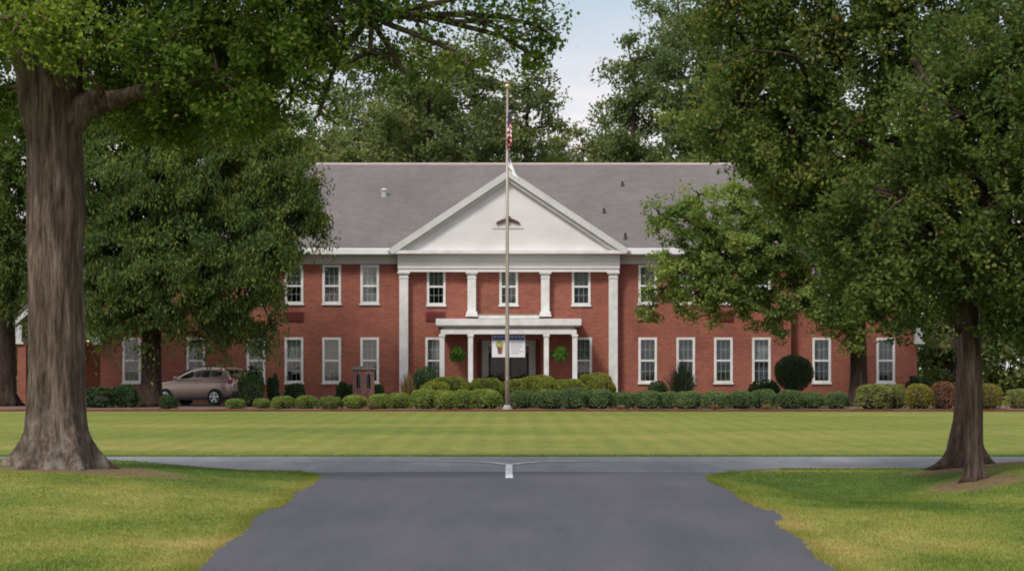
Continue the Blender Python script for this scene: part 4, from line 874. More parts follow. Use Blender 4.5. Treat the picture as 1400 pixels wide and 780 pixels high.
# trees behind and beside the building
GB = 'tall trees rising behind the building'
def far_tree(name, px, d, top_py, rad, label, seed, mat='leaf_far', low_py=330, dens=1.25, group=GB, gaps=1.0):
    base = (X(px, d), d, 0); hz = Z(top_py, d); lo = Z(low_py, d); g = random.Random(seed)
    tr = [(0, 0, 0, 0.40), (0, 0, hz*0.25, 0.32), (0.1, 0, hz*0.55, 0.24), (g.uniform(-.3, .3), 0, hz*0.93, 0.06)]
    bl = []; n = 15
    for i in range(n):
        t = (i+0.6)/n; z = lo+(hz-lo)*t; rr = rad*(0.62+0.38*math.sin(math.pi*(0.2+0.75*t)))*(1-0.35*max(0, t-0.7)/0.3)
        a = i*2.4+g.uniform(-0.6, 0.6); o = rr*0.68*g.uniform(0.5, 1.15)*(1 if t < 0.93 else 0.3)
        q = g.uniform(0.36, 0.6)
        bl.append((math.cos(a)*o, math.sin(a)*o, z, rr*q, rr*q, rr*q*g.uniform(0.42, 0.65), gaps*g.uniform(0.7, 1.15)))
    lm = [((0, 0, b[2]-0.8), (b[0]*0.9, b[1]*0.9, b[2]), 0.09, 0.04) for b in bl[2::2] if 2 < b[2] < hz*0.9]
    return tree(name, base, label, 'tree', group, tr, lm, bl, M[mat], M['bark_dark'], seed, dens, 95, 0.78, 0.27, 0.16, twigs=6, nring=10, ctint=0.24, fill=0.25, flat=0.6)
far = [('broadleaf_tree', 462, 150, 178, 3.0, 'low broadleaf tree above the left end of the roof below the oak branches', 'leaf_far', 0.5),
       ('broadleaf_tree', 520, 160, 60, 3.8, 'olive green tree behind the roof, third left of the flagpole', 'leaf_far', 0.6),
       ('broadleaf_tree', 588, 152, 45, 4.0, 'round topped tree behind the roof, second left of the flagpole', 'leaf_far', 0.8),
       ('broadleaf_tree', 652, 158, 48, 3.5, 'tree behind the roof, next left of the flagpole', 'leaf_far', 0.75),
       ('broadleaf_tree', 716, 150, 88, 2.7, 'thin crowned tree behind the pediment, next right of the flagpole', 'leaf_far', 0.5),
       ('broadleaf_tree', 795, 165, 180, 3.4, 'low tree behind the roof below the open sky gap', 'leaf_far', 0.9),
       ('pine_tree', 864, 152, 50, 2.55, 'tall pine with flat topped crown at the right of the sky gap', 'leaf_pine', 1.1),
       ('pine_tree', 932, 160, -50, 2.9, 'tallest dark pine behind the roof, next right of the flat topped pine', 'leaf_pine', 1.25),
       ('pine_tree', 985, 150, -20, 3.4, 'dark pine behind the right end of the roof', 'leaf_pine', 1.25),
       ('broadleaf_tree', 985, 140, 95, 2.4, 'yellowish green tree behind the right end of the roof ridge', 'leaf_yellow_far', 1.0),
       ('broadleaf_tree', 1050, 150, 40, 4.2, 'tall tree behind the right wing, mostly hidden by nearer leaves', 'leaf_far', 1.0),
       ('broadleaf_tree', 380, 150, 205, 4.2, 'tree behind the left wing, mostly hidden by the willow oak', 'leaf_far', 0.6)]
M['leaf_yellow_far'] = leaf_mat('yellowish_far_leaves', [(0.0, (0.06, 0.08, 0.025)), (0.5, (0.10, 0.125, 0.035)), (1.0, (0.15, 0.16, 0.05))], gain=1.4)
for i, (nm, px, d, top, rad, lab, mt, gp) in enumerate(far): far_tree(nm, px, d, top, rad*1.15, lab, 100+i*7, mt, 290 if 'tall' not in lab else 330, gaps=gp)
GU = 'lower trees closing the view behind the building'
for i, (px, d, top, rad, lab) in enumerate([(1300, 128, 400, 2.2, 'bushy green tree beyond the right side porch, left of the forked trunk'), (1355, 131, 330, 2.6, 'bushy tree beyond the bed seen just right of the forked trunk'), (1410, 127, 350, 2.6, 'dark green tree beyond the bed at the right edge of the view'),
                                            (1270, 150, 330, 3.0, 'pale green tree far behind the right side porch'), (20, 140, 330, 3.0, 'green tree far behind the left side porch'), (-30, 134, 300, 3.0, 'green tree at the far left edge behind the dark trunk'), (75, 150, 300, 3.2, 'green tree hidden behind the massive oak trunk'), (1450, 140, 300, 3.4, 'tall green tree beyond the right edge of the bed')]):
    far_tree('broadleaf_tree', px, d, top, rad, lab, 300+i*7, 'leaf_far', 545, 0.8, GU, 1.0)
# distant wood closing the horizon: one uncountable mass
g = np.random.default_rng(5); bl = []
for i in range(46):
    x = -105+i*4.7+g.uniform(-1.5, 1.5); d = 205+g.uniform(-6, 10)
    hh = g.uniform(5.0, 8.0) if abs(x-4) < 18 else g.uniform(9, 15)
    bl.append((x, d, hh*0.45, 3.6, 3.2, hh*0.55, 0.8))
V, T, _ = crown_leaves(bl, 77, 0.5, 30, 1.1, 0.55, 0.28)
tag(quads('woods', V, M['leaf_far'], None, T), 'distant wood closing the horizon behind the building', 'wood', kind='stuff')

# ------------------------------------------------------------------ shrubs
def shrub_mesh(name, rx, rz, mat, seed, n=4600, ll=0.062, lw=0.038, lumpy=0.09, top=False):
    g = np.random.default_rng(seed); d = g.normal(size=(n, 3)); d[:, 2] = np.abs(d[:, 2])*1.0-0.25*g.random(n); d /= np.linalg.norm(d, axis=1, keepdims=True)
    e = 0.72; dd = np.sign(d)*np.abs(d)**e                     # squarish clipped dome
    r = (1-np.abs(g.normal(size=n))*0.07)*(1+lumpy*lump(d, seed+2)); P = dd*r[:, None]*np.array([rx, rx, rz*0.72]); P[:, 2] += rz*0.30; P[:, 2] = np.maximum(P[:, 2], 0.04)
    T = np.clip(0.5+0.18*lump(d, seed+5)+g.normal(0, 0.2, n), 0, 1)
    return leaf_quads(P, ll, lw, g, 0, 0.1), T
SH = {}
def shrub_proto(key, rx, rz, mat, seed, **kw):
    V, T = shrub_mesh(key, rx, rz, mat, seed, **kw); me_o = quads('foliage', V, M[mat], None, T)
    core = MB(); core.ball((0, 0, rz*0.42), rx*0.86, 14, 8, rz*0.52/(rx*0.86)); co = core.build('inner_body', M['leaf_core'], None, smooth=True)  # solid dark ball filling the inside of the leaf shell
    for o in (me_o, co): C.objects.unlink(o)
    SH[key] = (me_o, co)
M['leaf_core'] = pmat('dark_core', (0.02, 0.026, 0.012), (0.012, 0.015, 0.008), 6, 0.95, 0.5)
shrub_proto('box', 0.5, 0.7, 'leaf_box', 1); shrub_proto('box2', 0.5, 0.7, 'leaf_box', 2, lumpy=0.12); shrub_proto('blue', 0.5, 0.7, 'leaf_blue', 3); shrub_proto('blue2', 0.5, 0.7, 'leaf_blue', 4, lumpy=0.12)
shrub_proto('yellow', 0.5, 0.9, 'leaf_yellow', 5, lumpy=0.24, ll=0.085); shrub_proto('dark', 0.5, 0.9, 'leaf_dark', 6, lumpy=0.28, ll=0.10); shrub_proto('pale', 0.5, 0.9, 'leaf_pale', 7, lumpy=0.14); shrub_proto('gold', 0.5, 0.9, 'leaf_gold', 8, lumpy=0.18); shrub_proto('red', 0.5, 0.9, 'leaf_red', 9, lumpy=0.18)
SH_H = {'box': .7, 'box2': .7, 'blue': .7, 'blue2': .7, 'yellow': .9, 'dark': .9, 'pale': .9, 'gold': .9, 'red': .9}
def shrub(key, px, wpx, top, d, label, group, name='shrub', cat='shrub', wob=0.0):
    wd = wpx/F*d; hh = Z(top, d); t = thing(name, (X(px, d), d, 0), label, cat, group, random.uniform(0, 6.28))
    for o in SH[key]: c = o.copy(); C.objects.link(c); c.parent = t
    t.scale = (wd*random.uniform(0.9, 1.04), wd*random.uniform(0.9, 1.08), hh/SH_H[key]*random.uniform(0.96, 1.07))
    return t
ORD = ['first', 'second', 'third', 'fourth', 'fifth', 'sixth', 'seventh', 'eighth', 'ninth', 'tenth', 'eleventh', 'twelfth', 'thirteenth', 'fourteenth', 'fifteenth', 'sixteenth', 'seventeenth']
front = [(322, 26, 545), (359, 24, 544), (387, 30, 541), (419, 30, 540), (451, 32, 542), (485, 34, 539), (520, 32, 539), (547, 30, 536), (579, 34, 532), (608, 34, 533), (634, 34, 533), (665, 44, 532)]
frontr = [(712, 34, 534), (752, 46, 533), (784, 34, 531), (817, 42, 532), (851, 32, 535), (884, 40, 534), (912, 30, 535), (940, 42, 534), (978, 40, 535), (1013, 36, 534), (1044, 36, 533), (1081, 36, 534), (1111, 36, 535), (1143, 34, 534)]
GF = 'clipped round shrubs along the front bed'
for i, (px, wpx, top) in enumerate(reversed(front)):
    shrub('box' if i % 2 else 'box2', px, wpx*1.06, top, 101.6+random.uniform(-.5, .5), f'{ORD[i]} clipped yellow green shrub in the front row counting left from the flagpole', GF)
for i, (px, wpx, top) in enumerate(frontr):
    shrub('blue' if i % 2 else 'blue2', px, wpx*1.06, top, 101.6+random.uniform(-.5, .5), f'{ORD[i]} clipped dark green shrub in the front row counting right from the flagpole', GF)
GP = 'taller yellow green shrubs in front of the porch'
for px, wpx, top, d, lab in [(617, 50, 517, 105.5, 'tall yellow green shrub below the hanging fern left of the entrance'), (668, 40, 518, 106, 'loose yellow green shrub in front of the entrance, left of the flagpole'), (708, 42, 519, 106.5, 'loose yellow green shrub in front of the entrance doors, right of the flagpole'), (741, 40, 516, 105, 'rounded yellow green shrub in front of the right inner porch column'), (778, 44, 520, 106, 'yellow green shrub below the right outer porch column'), (818, 42, 515, 106.5, 'yellow green shrub at the foot of the right tall pilaster'), (594, 36, 522, 104.6, 'yellow green shrub beside the left outer porch column')]:
    shrub('yellow', px, wpx*1.1, top, d, lab, GP)
for key, px, wpx, top, d, lab in [('dark', 583, 34, 507, 109, 'dark green shrub below the ground floor window left of the porch'), ('dark', 133, 46, 532, 104, 'low dark hedge shrub just right of the massive oak trunk'), ('dark', 172, 36, 527, 104.5, 'dark shrub below the leftmost visible window beside the willow oak'), ('dark', 229, 21, 541, 101.5, 'small dark shrub in front of the parked car\'s front wheel'),
                                  ('dark', 340, 34, 511, 106.5, 'tall dark shrub behind the parked car\'s tail'), ('dark', 375, 16, 514, 110, 'narrow upright green shrub against the wall right of the parked car'), ('dark', 404, 26, 526, 111, 'low dark shrub below the window right of the parked car'), ('dark', 471, 26, 524, 110, 'low green shrub beside the brick memorial stand'), ('dark', 517, 18, 527, 111, 'small dark shrub right of the brick memorial stand'),
                                  ('dark', 1046, 36, 522, 112, 'low dark shrub against the wall left of the big globe shrub'), ('dark', 900, 26, 524, 112, 'low dark shrub against the wall left of the spiky shrub'), ('dark', 1252, 30, 517, 112, 'low dark shrub at the right corner of the brick building'),
                                  ('pale', 1194, 46, 526, 101, 'large pale green clipped shrub at the foot of the spreading oak'), ('pale', 1224, 30, 527, 101.5, 'smaller pale green shrub touching the large pale one'), ('gold', 1256, 42, 527, 101, 'golden green shrub left of the reddish shrub'), ('red', 1290, 34, 525, 101, 'reddish brown shrub in the bed left of the forked trunk'), ('gold', 1350, 34, 528, 101, 'golden green shrub in the bed right of the forked trunk'), ('pale', 1392, 30, 532, 102, 'pale green shrub in the bed at the right edge of the view')]:
    shrub(key, px, wpx*1.08, top, d, lab, None)
# globe shrub: nearly a full ball
d = 110.5; r_ = 27/F*d; g = np.random.default_rng(9); n = 4200; dr = g.normal(size=(n, 3)); dr /= np.linalg.norm(dr, axis=1, keepdims=True)
zc = Z(509.5, d); t = thing('globe_shrub', (X(1085.5, d), d, 0), 'big dark globe shaped shrub between two ground floor windows of the right wing', 'shrub')
P = dr*(r_*(1-np.abs(g.normal(size=n))*0.07)*(1+0.07*lump(dr, 3)))[:, None]; P[:, 2] = P[:, 2]*0.94+zc
quads('foliage', leaf_quads(P, 0.09, 0.055, g), M['leaf_dark'], t, np.clip(g.normal(0.45, 0.2, n), 0, 1))
mb = MB(); mb.ball((0, 0, zc), r_*0.88, 16, 10, 0.86); mb.tube([(0, 0, 0), (0, 0, zc)], [0.08, 0.08], 8); mb.build('inner_body', M['leaf_core'], t, smooth=True)  # dark ball inside the globe, on a short stem
# spiky shrubs and grass clumps: blades fanning from a point
def fan(name, px, d, wpx, top, mat, label, n, seed, bw=0.03, cat='plant', group=None):
    g = np.random.default_rng(seed); hh = Z(top, d); wd = wpx/F*d/2; t = thing(name, (X(px, d), d, 0), label, cat, group); V = []
    for i in range(n):
        a = g.uniform(0, 6.28); sp = g.uniform(0, 1)**0.6; tip = np.array([math.cos(a)*wd*sp, math.sin(a)*wd*sp, hh*(1-0.45*sp**2)*g.uniform(0.55, 1.0)]); st = np.array([math.cos(a)*wd*0.15*g.random(), math.sin(a)*wd*0.15*g.random(), 0.0])
        md = st*0.45+tip*0.55+np.array([0, 0, hh*0.10]); b = np.array([-math.sin(a+g.normal()), math.cos(a+g.normal()), 0])*bw
        V += [st-b, st+b, md+b*0.9, md-b*0.9, md-b*0.9, md+b*0.9, tip+b*0.1, tip-b*0.1]
    quads('blades', np.array(V), M[mat], t, np.repeat(np.clip(g.normal(0.5, 0.25, n), 0, 1), 2)); return t
fan('yucca_plant', 932, 109, 56, 486, 'leaf_spiky', 'dark spiky shrub in front of a ground floor window of the right wing', 300, 3, 0.035)
fan('grass_clump', 557, 108, 30, 503, 'leaf_tan', 'tall purplish grey grass clump at the foot of the left tall pilaster', 260, 4, 0.02)
for i, (px, wpx, top, lab) in enumerate([(508, 20, 546, 'tan tuft of dry grass in front of the shrubs by the memorial stand'), (848, 16, 551, 'tan tuft of dry grass below the front shrubs right of the porch'), (977, 20, 550, 'yellowish low tuft in front of the front row of shrubs right of the spiky shrub'), (1048, 20, 550, 'tan low tuft in front of shrubs below the big globe shrub'), (703, 8, 549, 'small tan stake of dry stalks right beside the flagpole')]):
    fan('grass_clump', px, 97.5, wpx, top, 'leaf_tan', lab, 130, 20+i, 0.018, group='dry tufts along the bed edge')

# ------------------------------------------------------------------ flagpole and flags
fd = 95.8; fx = X(693.5, fd); fp = thing('flagpole', (fx, fd, 0), 'tall tapered metal flagpole with gold ball at the centre of the bed', 'flagpole')
ft = Z(121, fd)
mb = MB(); mb.tube([(0, 0, -0.1), (0, 0, 2.5), (0, 0, 6), (0, 0, ft)], [0.088, 0.083, 0.070, 0.036], 16); mb.build('pole', M['pole'], fp, smooth=True)
mb = MB(); mb.tube([(0, 0, 0), (0, 0, 0.16), (0, 0, 0.24)], [0.20, 0.16, 0.11], 18); mb.build('base_collar', M['concrete'], fp)
mb = MB(); mb.ball((0, 0, ft+0.09), 0.10, 16, 10); mb.build('finial', M['gold'], fp, smooth=True)
mb = MB(); mb.tube([(0.0, -0.10, ft-0.10), (0.01, -0.115, 5), (0.0, -0.12, 1.3)], [0.008]*3, 5); mb.build('halyard', M['white_grey'], fp)
mb = MB(); mb.box(-0.03, 0.03, -0.17, -0.10, 1.22, 1.32); mb.build('cleat', M['galv'], fp)
def drape(name, ztop, hoist, drop, lean, label, paint, seed, wmax, dk=0.64):
    """limp flag: the hoist runs down the halyard, the cloth gathers in folds and hangs below it"""
    mb = MB(); nu, nv = 30, 24; V = []
    for i in range(nu+1):
        u = i/nu
        for j in range(nv+1):
            v = j/nv
            fold = wmax*(0.25+0.75*u**0.7)*math.sin(u*9.5+v*1.3+seed)*0.6
            dep = wmax*0.8*math.sin(u*14+v*0.9+seed*2)
            zz = ztop - v*hoist - drop*(u**1.15)*(0.55+0.45*(1-v)) * (1.0)
            V.append((0.05+lean*u*(0.4+0.6*v)+fold, -0.13-0.02*u+dep*dk/0.8, zz))
    for i in range(nu):
        for j in range(nv):
            a = i*(nv+1)+j; mb.add([], [], 0); mb.f.append((a, a+1, a+nv+2, a+nv+1)); mb.m.append(paint((i+.5)/nu, (j+.5)/nv))
    mb.v = V
    o = mb.build(name, [M['flag_white'], M['flag_red'], M['flag_blue']], None, smooth=True); o.location = (fx, fd, 0)
    md = o.modifiers.new('cloth', 'SOLIDIFY'); md.thickness = 0.004
    return tag(o, label, 'flag', 'limp flags on the flagpole')
drape('flag', Z(150, fd), 1.15, 0.85, 0.05, 'limp red white and blue striped flag near the top of the flagpole',
      lambda u, v: 2 if (u < 0.30 and v < 0.5) else (1 if int(v*9) % 2 == 0 else 0), 0.7, 0.20)
drape('flag', Z(208, fd), 0.62, 0.95, 0.50, 'limp white flag with blue corner hanging lower on the flagpole', lambda u, v: 2 if (u < 0.26 and v < 0.6) else 0, 2.2, 0.05, 0.35)

# ------------------------------------------------------------------ things at the entrance
# hanging banner between the inner porch columns
by = PF+0.30; x0, x1, z0, z1 = X(672.5, by), X(718, by), Z(488, by), Z(456.5, by)
bn = thing('banner', ((x0+x1)/2, by, z0), 'white banner with blue heading and a coloured emblem hung under the porch beam', 'banner')
xm = (x0+x1)/2; wd = (x1-x0)/2; hh = z1-z0
mb = MB(); mb.box(-wd, wd, 0, 0.012, 0, hh); mb.build('cloth', M['banner_white'], bn)
mb = MB(); mb.box(-wd+0.02, wd-0.02, -0.006, -0.002, hh*0.73, hh*0.99); mb.build('heading_band', M['banner_blue'], bn)
mb = MB()
for q in range(9):                                    # heading: unreadable pale marks
    a = -wd+0.08+q*0.165; mb.box(a, a+0.11, -0.011, -0.007, hh*0.86, hh*0.94)
mb.build('heading_marks', M['banner_pale'], bn)
mb = MB()
for q in range(6):
    L_ = [0.58, 0.5, 0.55, 0.42, 0.56, 0.35][q]; mb.box(0.12, 0.12+L_, -0.006, -0.002, hh*(0.62-0.095*q), hh*(0.655-0.095*q))
mb.build('text_lines', M['banner_grey'], bn)
mb = MB(); ex0 = -wd*0.56
mb.prism([(ex0+0.17*math.cos(t), hh*0.56+0.2*math.sin(t)) for t in np.linspace(0, 2*math.pi, 20, endpoint=False)], -0.007, -0.003, 0)
mb.prism([(ex0-0.10, hh*0.45), (ex0-0.05, hh*0.14), (ex0+0.08, hh*0.14), (ex0+0.13, hh*0.45)], -0.010, -0.0075, 1)
mb.prism([(ex0+0.10, hh*0.14), (ex0+0.15, hh*0.14), (ex0+0.19, hh*0.62), (ex0+0.13, hh*0.62)], -0.013, -0.0105, 2)
mb.build('emblem', [M['banner_yellow'], M['banner_brown'], M['banner_orange']], bn)
mb = MB()
for q in (-wd+0.05, wd-0.05): mb.tube([(q, 0.006, hh), (q, 0.006, hh+0.05)], [0.008, 0.008], 5)
mb.build('hanging_rope', M['white_grey'], bn)
# hanging ferns
for i, (px, lab) in enumerate(((626, 'hanging fern basket in the porch bay left of the entrance'), (764.5, 'hanging fern basket in the porch bay right of the entrance'))):
    d = PF+0.5; zc = Z(482, d); t = thing('hanging_fern', (X(px, d), d, zc-0.3), lab, 'hanging plant', 'hanging ferns on the porch'); g = np.random.default_rng(60+i); V = []; T = []
    n = 1500; P = g.normal(size=(n, 3)); P /= np.linalg.norm(P, axis=1, keepdims=True); P *= (0.36*g.random(n)**0.45+0.03*np.abs(g.normal(size=n)))[:, None]*(1+0.34*lump(P, 5+i))[:, None]; P[:, 2] = P[:, 2]*0.92+0.30-0.25*np.hypot(P[:, 0], P[:, 1])
    V = leaf_quads(P, 0.19, 0.04, g, 0.5); T = np.clip(g.normal(0.55, 0.22, n), 0, 1)
    quads('fronds', V, M['leaf_fern'], t, T)
    mb = MB(); mb.tube([(0, 0, 0.02), (0, 0, 0.10), (0, 0, 0.24)], [0.09, 0.16, 0.19], 14); mb.build('pot', M['terracotta'], t)
    mb = MB(); [mb.tube([(0.17*math.cos(a), 0.17*math.sin(a), 0.24), (0, 0, 0.75)], [0.006, 0.006], 4) for a in (0, 2.1, 4.2)]; mb.tube([(0, 0, 0.75), (0, 0, b1_ if (b1_ := (Z(446, PF)-0.06-(zc-0.3))) > 0.8 else 0.8)], [0.006, 0.006], 4); mb.build('hanger', M['dark_metal'], t)
# potted plants beside the doors
for i, (px, lab) in enumerate(((672, 'dark potted plant standing left of the glazed entrance doors'), (717, 'dark bushy potted plant standing right of the glazed entrance doors'))):
    d = YC+0.9; t = thing('potted_plant', (X(px, d), d, 0.139), lab, 'potted plant', 'potted plants at the entrance'); g = np.random.default_rng(70+i)
    mb = MB(); mb.tube([(0, 0, 0), (0, 0, 0.35), (0, 0, 0.42), (0, 0, 0.43)], [0.15, 0.21, 0.23, 0.19], 16); mb.build('pot', M['terracotta'], t)
    n = 900; P = g.normal(size=(n, 3)); P /= np.linalg.norm(P, axis=1, keepdims=True); P *= (0.34*g.random(n)**0.4)[:, None]; P[:, 2] = P[:, 2]*1.25+0.82
    quads('foliage', leaf_quads(P, 0.14, 0.05, g, 0.2), M['leaf_dark'], t, np.clip(g.normal(0.4, 0.2, n), 0, 1))
# brick memorial stand with two pointed arches
d = 108.5; t = thing('memorial_stand', (X(497, d), d, 0), 'low brown brick memorial stand with two dark pointed arches before a window', 'memorial')
mb = MB(); ht = Z(502, d); hw = 0.47
mb.box(-hw, hw, 0, 0.35, 0, ht-0.1)
for xa, xb in ((-hw, -hw+0.2), (-0.1, 0.1), (hw-0.2, hw)): mb.box(xa-0.015, xb+0.015, -0.05, -0.002, 0, ht-0.18)
mb.build('body', M['brick_dark'], t)
mb = MB(); mb.box(-hw-0.06, hw+0.06, -0.09, 0.40, ht-0.1, ht); mb.prism([(-hw-0.03, ht), (hw+0.03, ht), (hw*0.6, ht+0.07), (-hw*0.6, ht+0.07)], -0.05, 0.36); mb.build('coping', M['stone_grey'], t)
for xc in (-0.225, 0.225):
    def arch(w_, z0, zs, za):
        P = [(xc-w_, z0), (xc+w_, z0), (xc+w_, zs)]
        for q in np.linspace(0, 1, 7)[1:]: P.append((xc+w_*math.cos(q*math.pi/2)**0.9 if q < 1 else xc, zs+(za-zs)*math.sin(q*math.pi/2)))
        for q in np.linspace(1, 0, 7)[1:]: P.append((xc-w_*math.cos(q*math.pi/2)**0.9, zs+(za-zs)*math.sin(q*math.pi/2)))
        return P
    mb = MB(); mb.prism(arch(0.135, 0.72, 1.25, 1.58), -0.035, -0.001); fr = mb.build('arch_frame', M['stone_grey'], t)
    mb = MB(); mb.prism(arch(0.085, 0.79, 1.22, 1.47), -0.05, -0.036); mb.build('arch_panel', M['panel_black'], fr)  # raised panel; its near-black colour stands in for a recess

# ------------------------------------------------------------------ parked car
def car(px, d, rz):
    t = thing('parked_car', (X(px, d), d, 0.01), 'beige compact crossover parked in front of the brick wall beside the willow oak', 'car', None, rz)
    t.scale = (1, 1, 1.06)
    # local: +x = rear, length 4.35, width 1.8. Stations: x, bottom z, belt z, half width
    st = [(-2.17, 0.52, 0.70, 0.52), (-2.12, 0.36, 0.82, 0.70), (-1.95, 0.26, 0.93, 0.83), (-1.5, 0.24, 1.00, 0.88), (-0.95, 0.23, 1.07, 0.90), (-0.2, 0.23, 1.09, 0.905), (0.8, 0.23, 1.12, 0.905), (1.5, 0.25, 1.14, 0.89), (1.9, 0.30, 1.12, 0.85), (2.10, 0.38, 1.05, 0.78), (2.16, 0.48, 0.92, 0.66)]
    def section(x, zb, zt, hw):
        return [(x, -hw*0.80, zb), (x, -hw*0.96, zb+0.10), (x, -hw, zb+(zt-zb)*0.45), (x, -hw*0.985, zt-0.12), (x, -hw*0.93, zt-0.02), (x, -hw*0.6, zt+0.02), (x, 0, zt+0.035), (x, hw*0.6, zt+0.02), (x, hw*0.93, zt-0.02), (x, hw*0.985, zt-0.12), (x, hw, zb+(zt-zb)*0.45), (x, hw*0.96, zb+0.10), (x, hw*0.80, zb)]
    def loft(sts, sec):
        mb = MB(); n = None; V = []; Fs = []
        for s in sts:
            P = sec(*s); n = len(P); V += P
        for i in range(len(sts)-1):
            for k in range(n): Fs.append((i*n+k, i*n+(k+1) % n, (i+1)*n+(k+1) % n, (i+1)*n+k))
        Fs += [tuple(range(n-1, -1, -1)), tuple((len(sts)-1)*n+k for k in range(n))]
        mb.add(V, Fs); return mb
    body = loft(st, section).build('body', M['car_paint'], t, smooth=True)
    ss = body.modifiers.new('smooth', 'SUBSURF'); ss.levels = 1; ss.render_levels = 2
    # greenhouse
    gs = [(-0.98, 1.06, 1.10, 0.80, 0.76), (-0.45, 1.06, 1.42, 0.82, 0.68), (0.0, 1.06, 1.59, 0.83, 0.635), (0.6, 1.06, 1.645, 0.83, 0.625), (1.2, 1.08, 1.63, 0.82, 0.61), (1.75, 1.08, 1.54, 0.79, 0.58), (2.02, 1.05, 1.14, 0.76, 0.66)]
    def gsec(x, zb, zt, wb, wt):
        return [(x, -wb, zb), (x, -wb*0.99, zb+(zt-zb)*0.15), (x, -wt-0.03, zt-0.09*min(1, (zt-zb)*2)), (x, -wt*0.86, zt-0.015), (x, 0, zt+0.015), (x, wt*0.86, zt-0.015), (x, wt+0.03, zt-0.09*min(1, (zt-zb)*2)), (x, wb*0.99, zb+(zt-zb)*0.15), (x, wb, zb)]
    loft(gs, gsec).build('roof', M['car_paint'], t, smooth=True)
    def side_z(x):                                       # interpolate the greenhouse
        for a, b in zip(gs[:-1], gs[1:]):
            if a[0] <= x <= b[0]:
                k = (x-a[0])/(b[0]-a[0]); return [a[i]+(b[i]-a[i])*k for i in range(5)]
    for sg in (-1, 1):
        for xa, xb, topc in ((-0.62, 0.10, 0.08), (0.18, 0.95, 0.08), (1.03, 1.55, 0.12)):
            mb = MB(); V = []; n = 8
            for k in range(n+1):
                x = xa+(xb-xa)*k/n; _, zb, zt, wb, wt = side_z(x); zl = 1.15; zu = max(zl+0.02, zt-0.14)
                if xa > 1: zl = 1.15+0.16*(k/n)
                f0, f1 = (zl-zb)/max(0.05, zt-zb), (zu-zb)/max(0.05, zt-zb)
                w0 = wb+(wt+0.03-wb)*min(1, f0*1.05); w1 = wb+(wt+0.03-wb)*min(1, f1*1.05)
                V += [(x, sg*(w0+0.012), zl), (x, sg*(w1+0.012), zu)]
            mb.add(V, [(2*k, 2*k+2, 2*k+3, 2*k+1) for k in range(n)]); mb.build('side_window', M['car_glass'], t)
        mb = MB(); mb.ball((-0.72, sg*1.0, 1.17), 0.10, 10, 8, 0.75); mb.tube([(-0.72, sg*0.82, 1.12), (-0.72, sg*0.96, 1.16)], [0.035, 0.03], 6); mb.build('mirror', M['car_paint'], t, smooth=True)
        mb = MB(); mb.box(1.93, 2.10, *sorted((sg*0.62, sg*0.83)), 0.93, 1.12); lt = mb.build('tail_light', M['lamp_red'], t, bevel=0.03)
        mb = MB(); mb.box(1.98, 2.13, *sorted((sg*0.60, sg*0.80)), 0.79, 0.92); mb.build('reversing_lamp', M['lamp_clear'], lt, bevel=0.02)
        mb = MB(); mb.box(-2.10, -1.86, *sorted((sg*0.48, sg*0.80)), 0.70, 0.84); mb.build('headlight', M['lamp_clear'], t, bevel=0.04)
        for k, xx in enumerate((-0.02, 0.82)):
            mb = MB(); mb.box(xx, xx+0.16, *sorted((sg*0.90, sg*0.935)), 0.92, 0.95); mb.build('door_handle', M['car_paint'], t)
        mb = MB(); mb.box(-1.0, 1.0, *sorted((sg*0.86, sg*0.915)), 0.235, 0.33); mb.build('sill_trim', M['car_trim'], t)
        mb = MB(); mb.tube([(-0.2, sg*0.60, 1.66), (0.0, sg*0.60, 1.70), (1.3, sg*0.58, 1.69), (1.5, sg*0.57, 1.63)], [0.018]*4, 6); mb.build('roof_rail', M['car_trim'], t)
        for xx in (-1.32, 1.30):
            mb = MB(); mb.tube([(xx, sg*0.80, 0.34), (xx, sg*0.915, 0.34)], [0.39, 0.39], 28); mb.build('wheel_arch', M['car_trim'], t)
            mb = MB(); pr = [(0.72, 0.30), (0.72, 0.33), (0.76, 0.345), (0.90, 0.345), (0.94, 0.33), (0.945, 0.235)]
            mb.tube([(xx, sg*y, 0.345) for y, r in pr], [r for y, r in pr], 32); wh = mb.build('wheel', M['rubber'], t, smooth=False)
            mb = MB(); mb.tube([(xx, sg*0.946, 0.345), (xx, sg*0.95, 0.345)], [0.232, 0.205], 28, mi=1)
            for q in range(5):
                a = q*2*math.pi/5+0.3; c_, s2 = math.cos(a), math.sin(a)
                mb.add([(xx+c_*r+s2*h, sg*0.962, 0.345+s2*r-c_*h) for r, h in ((0.03, -0.035), (0.225, -0.045), (0.225, 0.045), (0.03, 0.035))], [(0, 1, 2, 3)], 0)
            mb.tube([(xx, sg*0.952, 0.345), (xx, sg*0.968, 0.345)], [0.06, 0.05], 14, mi=0)
            V = []; nr = 28
            for k in range(nr):
                a = 2*math.pi*k/nr; V += [(xx+math.cos(a)*0.235, sg*0.955, 0.345+math.sin(a)*0.235), (xx+math.cos(a)*0.205, sg*0.96, 0.345+math.sin(a)*0.205)]
            mb.add(V, [(2*k, 2*((k+1) % nr), 2*((k+1) % nr)+1, 2*k+1) for k in range(nr)], 0)
            mb.build('rim', [M['rim'], M['car_trim']], wh)
    mb = MB(); mb.add([(1.80, -0.52, 1.50), (1.80, 0.52, 1.50), (2.045, 0.60, 1.17), (2.045, -0.60, 1.17)], [(0, 1, 2, 3)]); mb.build('rear_window', M['car_glass'], t)
    mb = MB(); mb.add([(-0.96, -0.70, 1.12), (-0.96, 0.70, 1.12), (-0.20, 0.58, 1.53), (-0.20, -0.58, 1.53)], [(0, 1, 2, 3)])
    mb.v = [(x-0.03, y, z+0.035) for x, y, z in mb.v]; mb.build('windscreen', M['car_glass'], t)
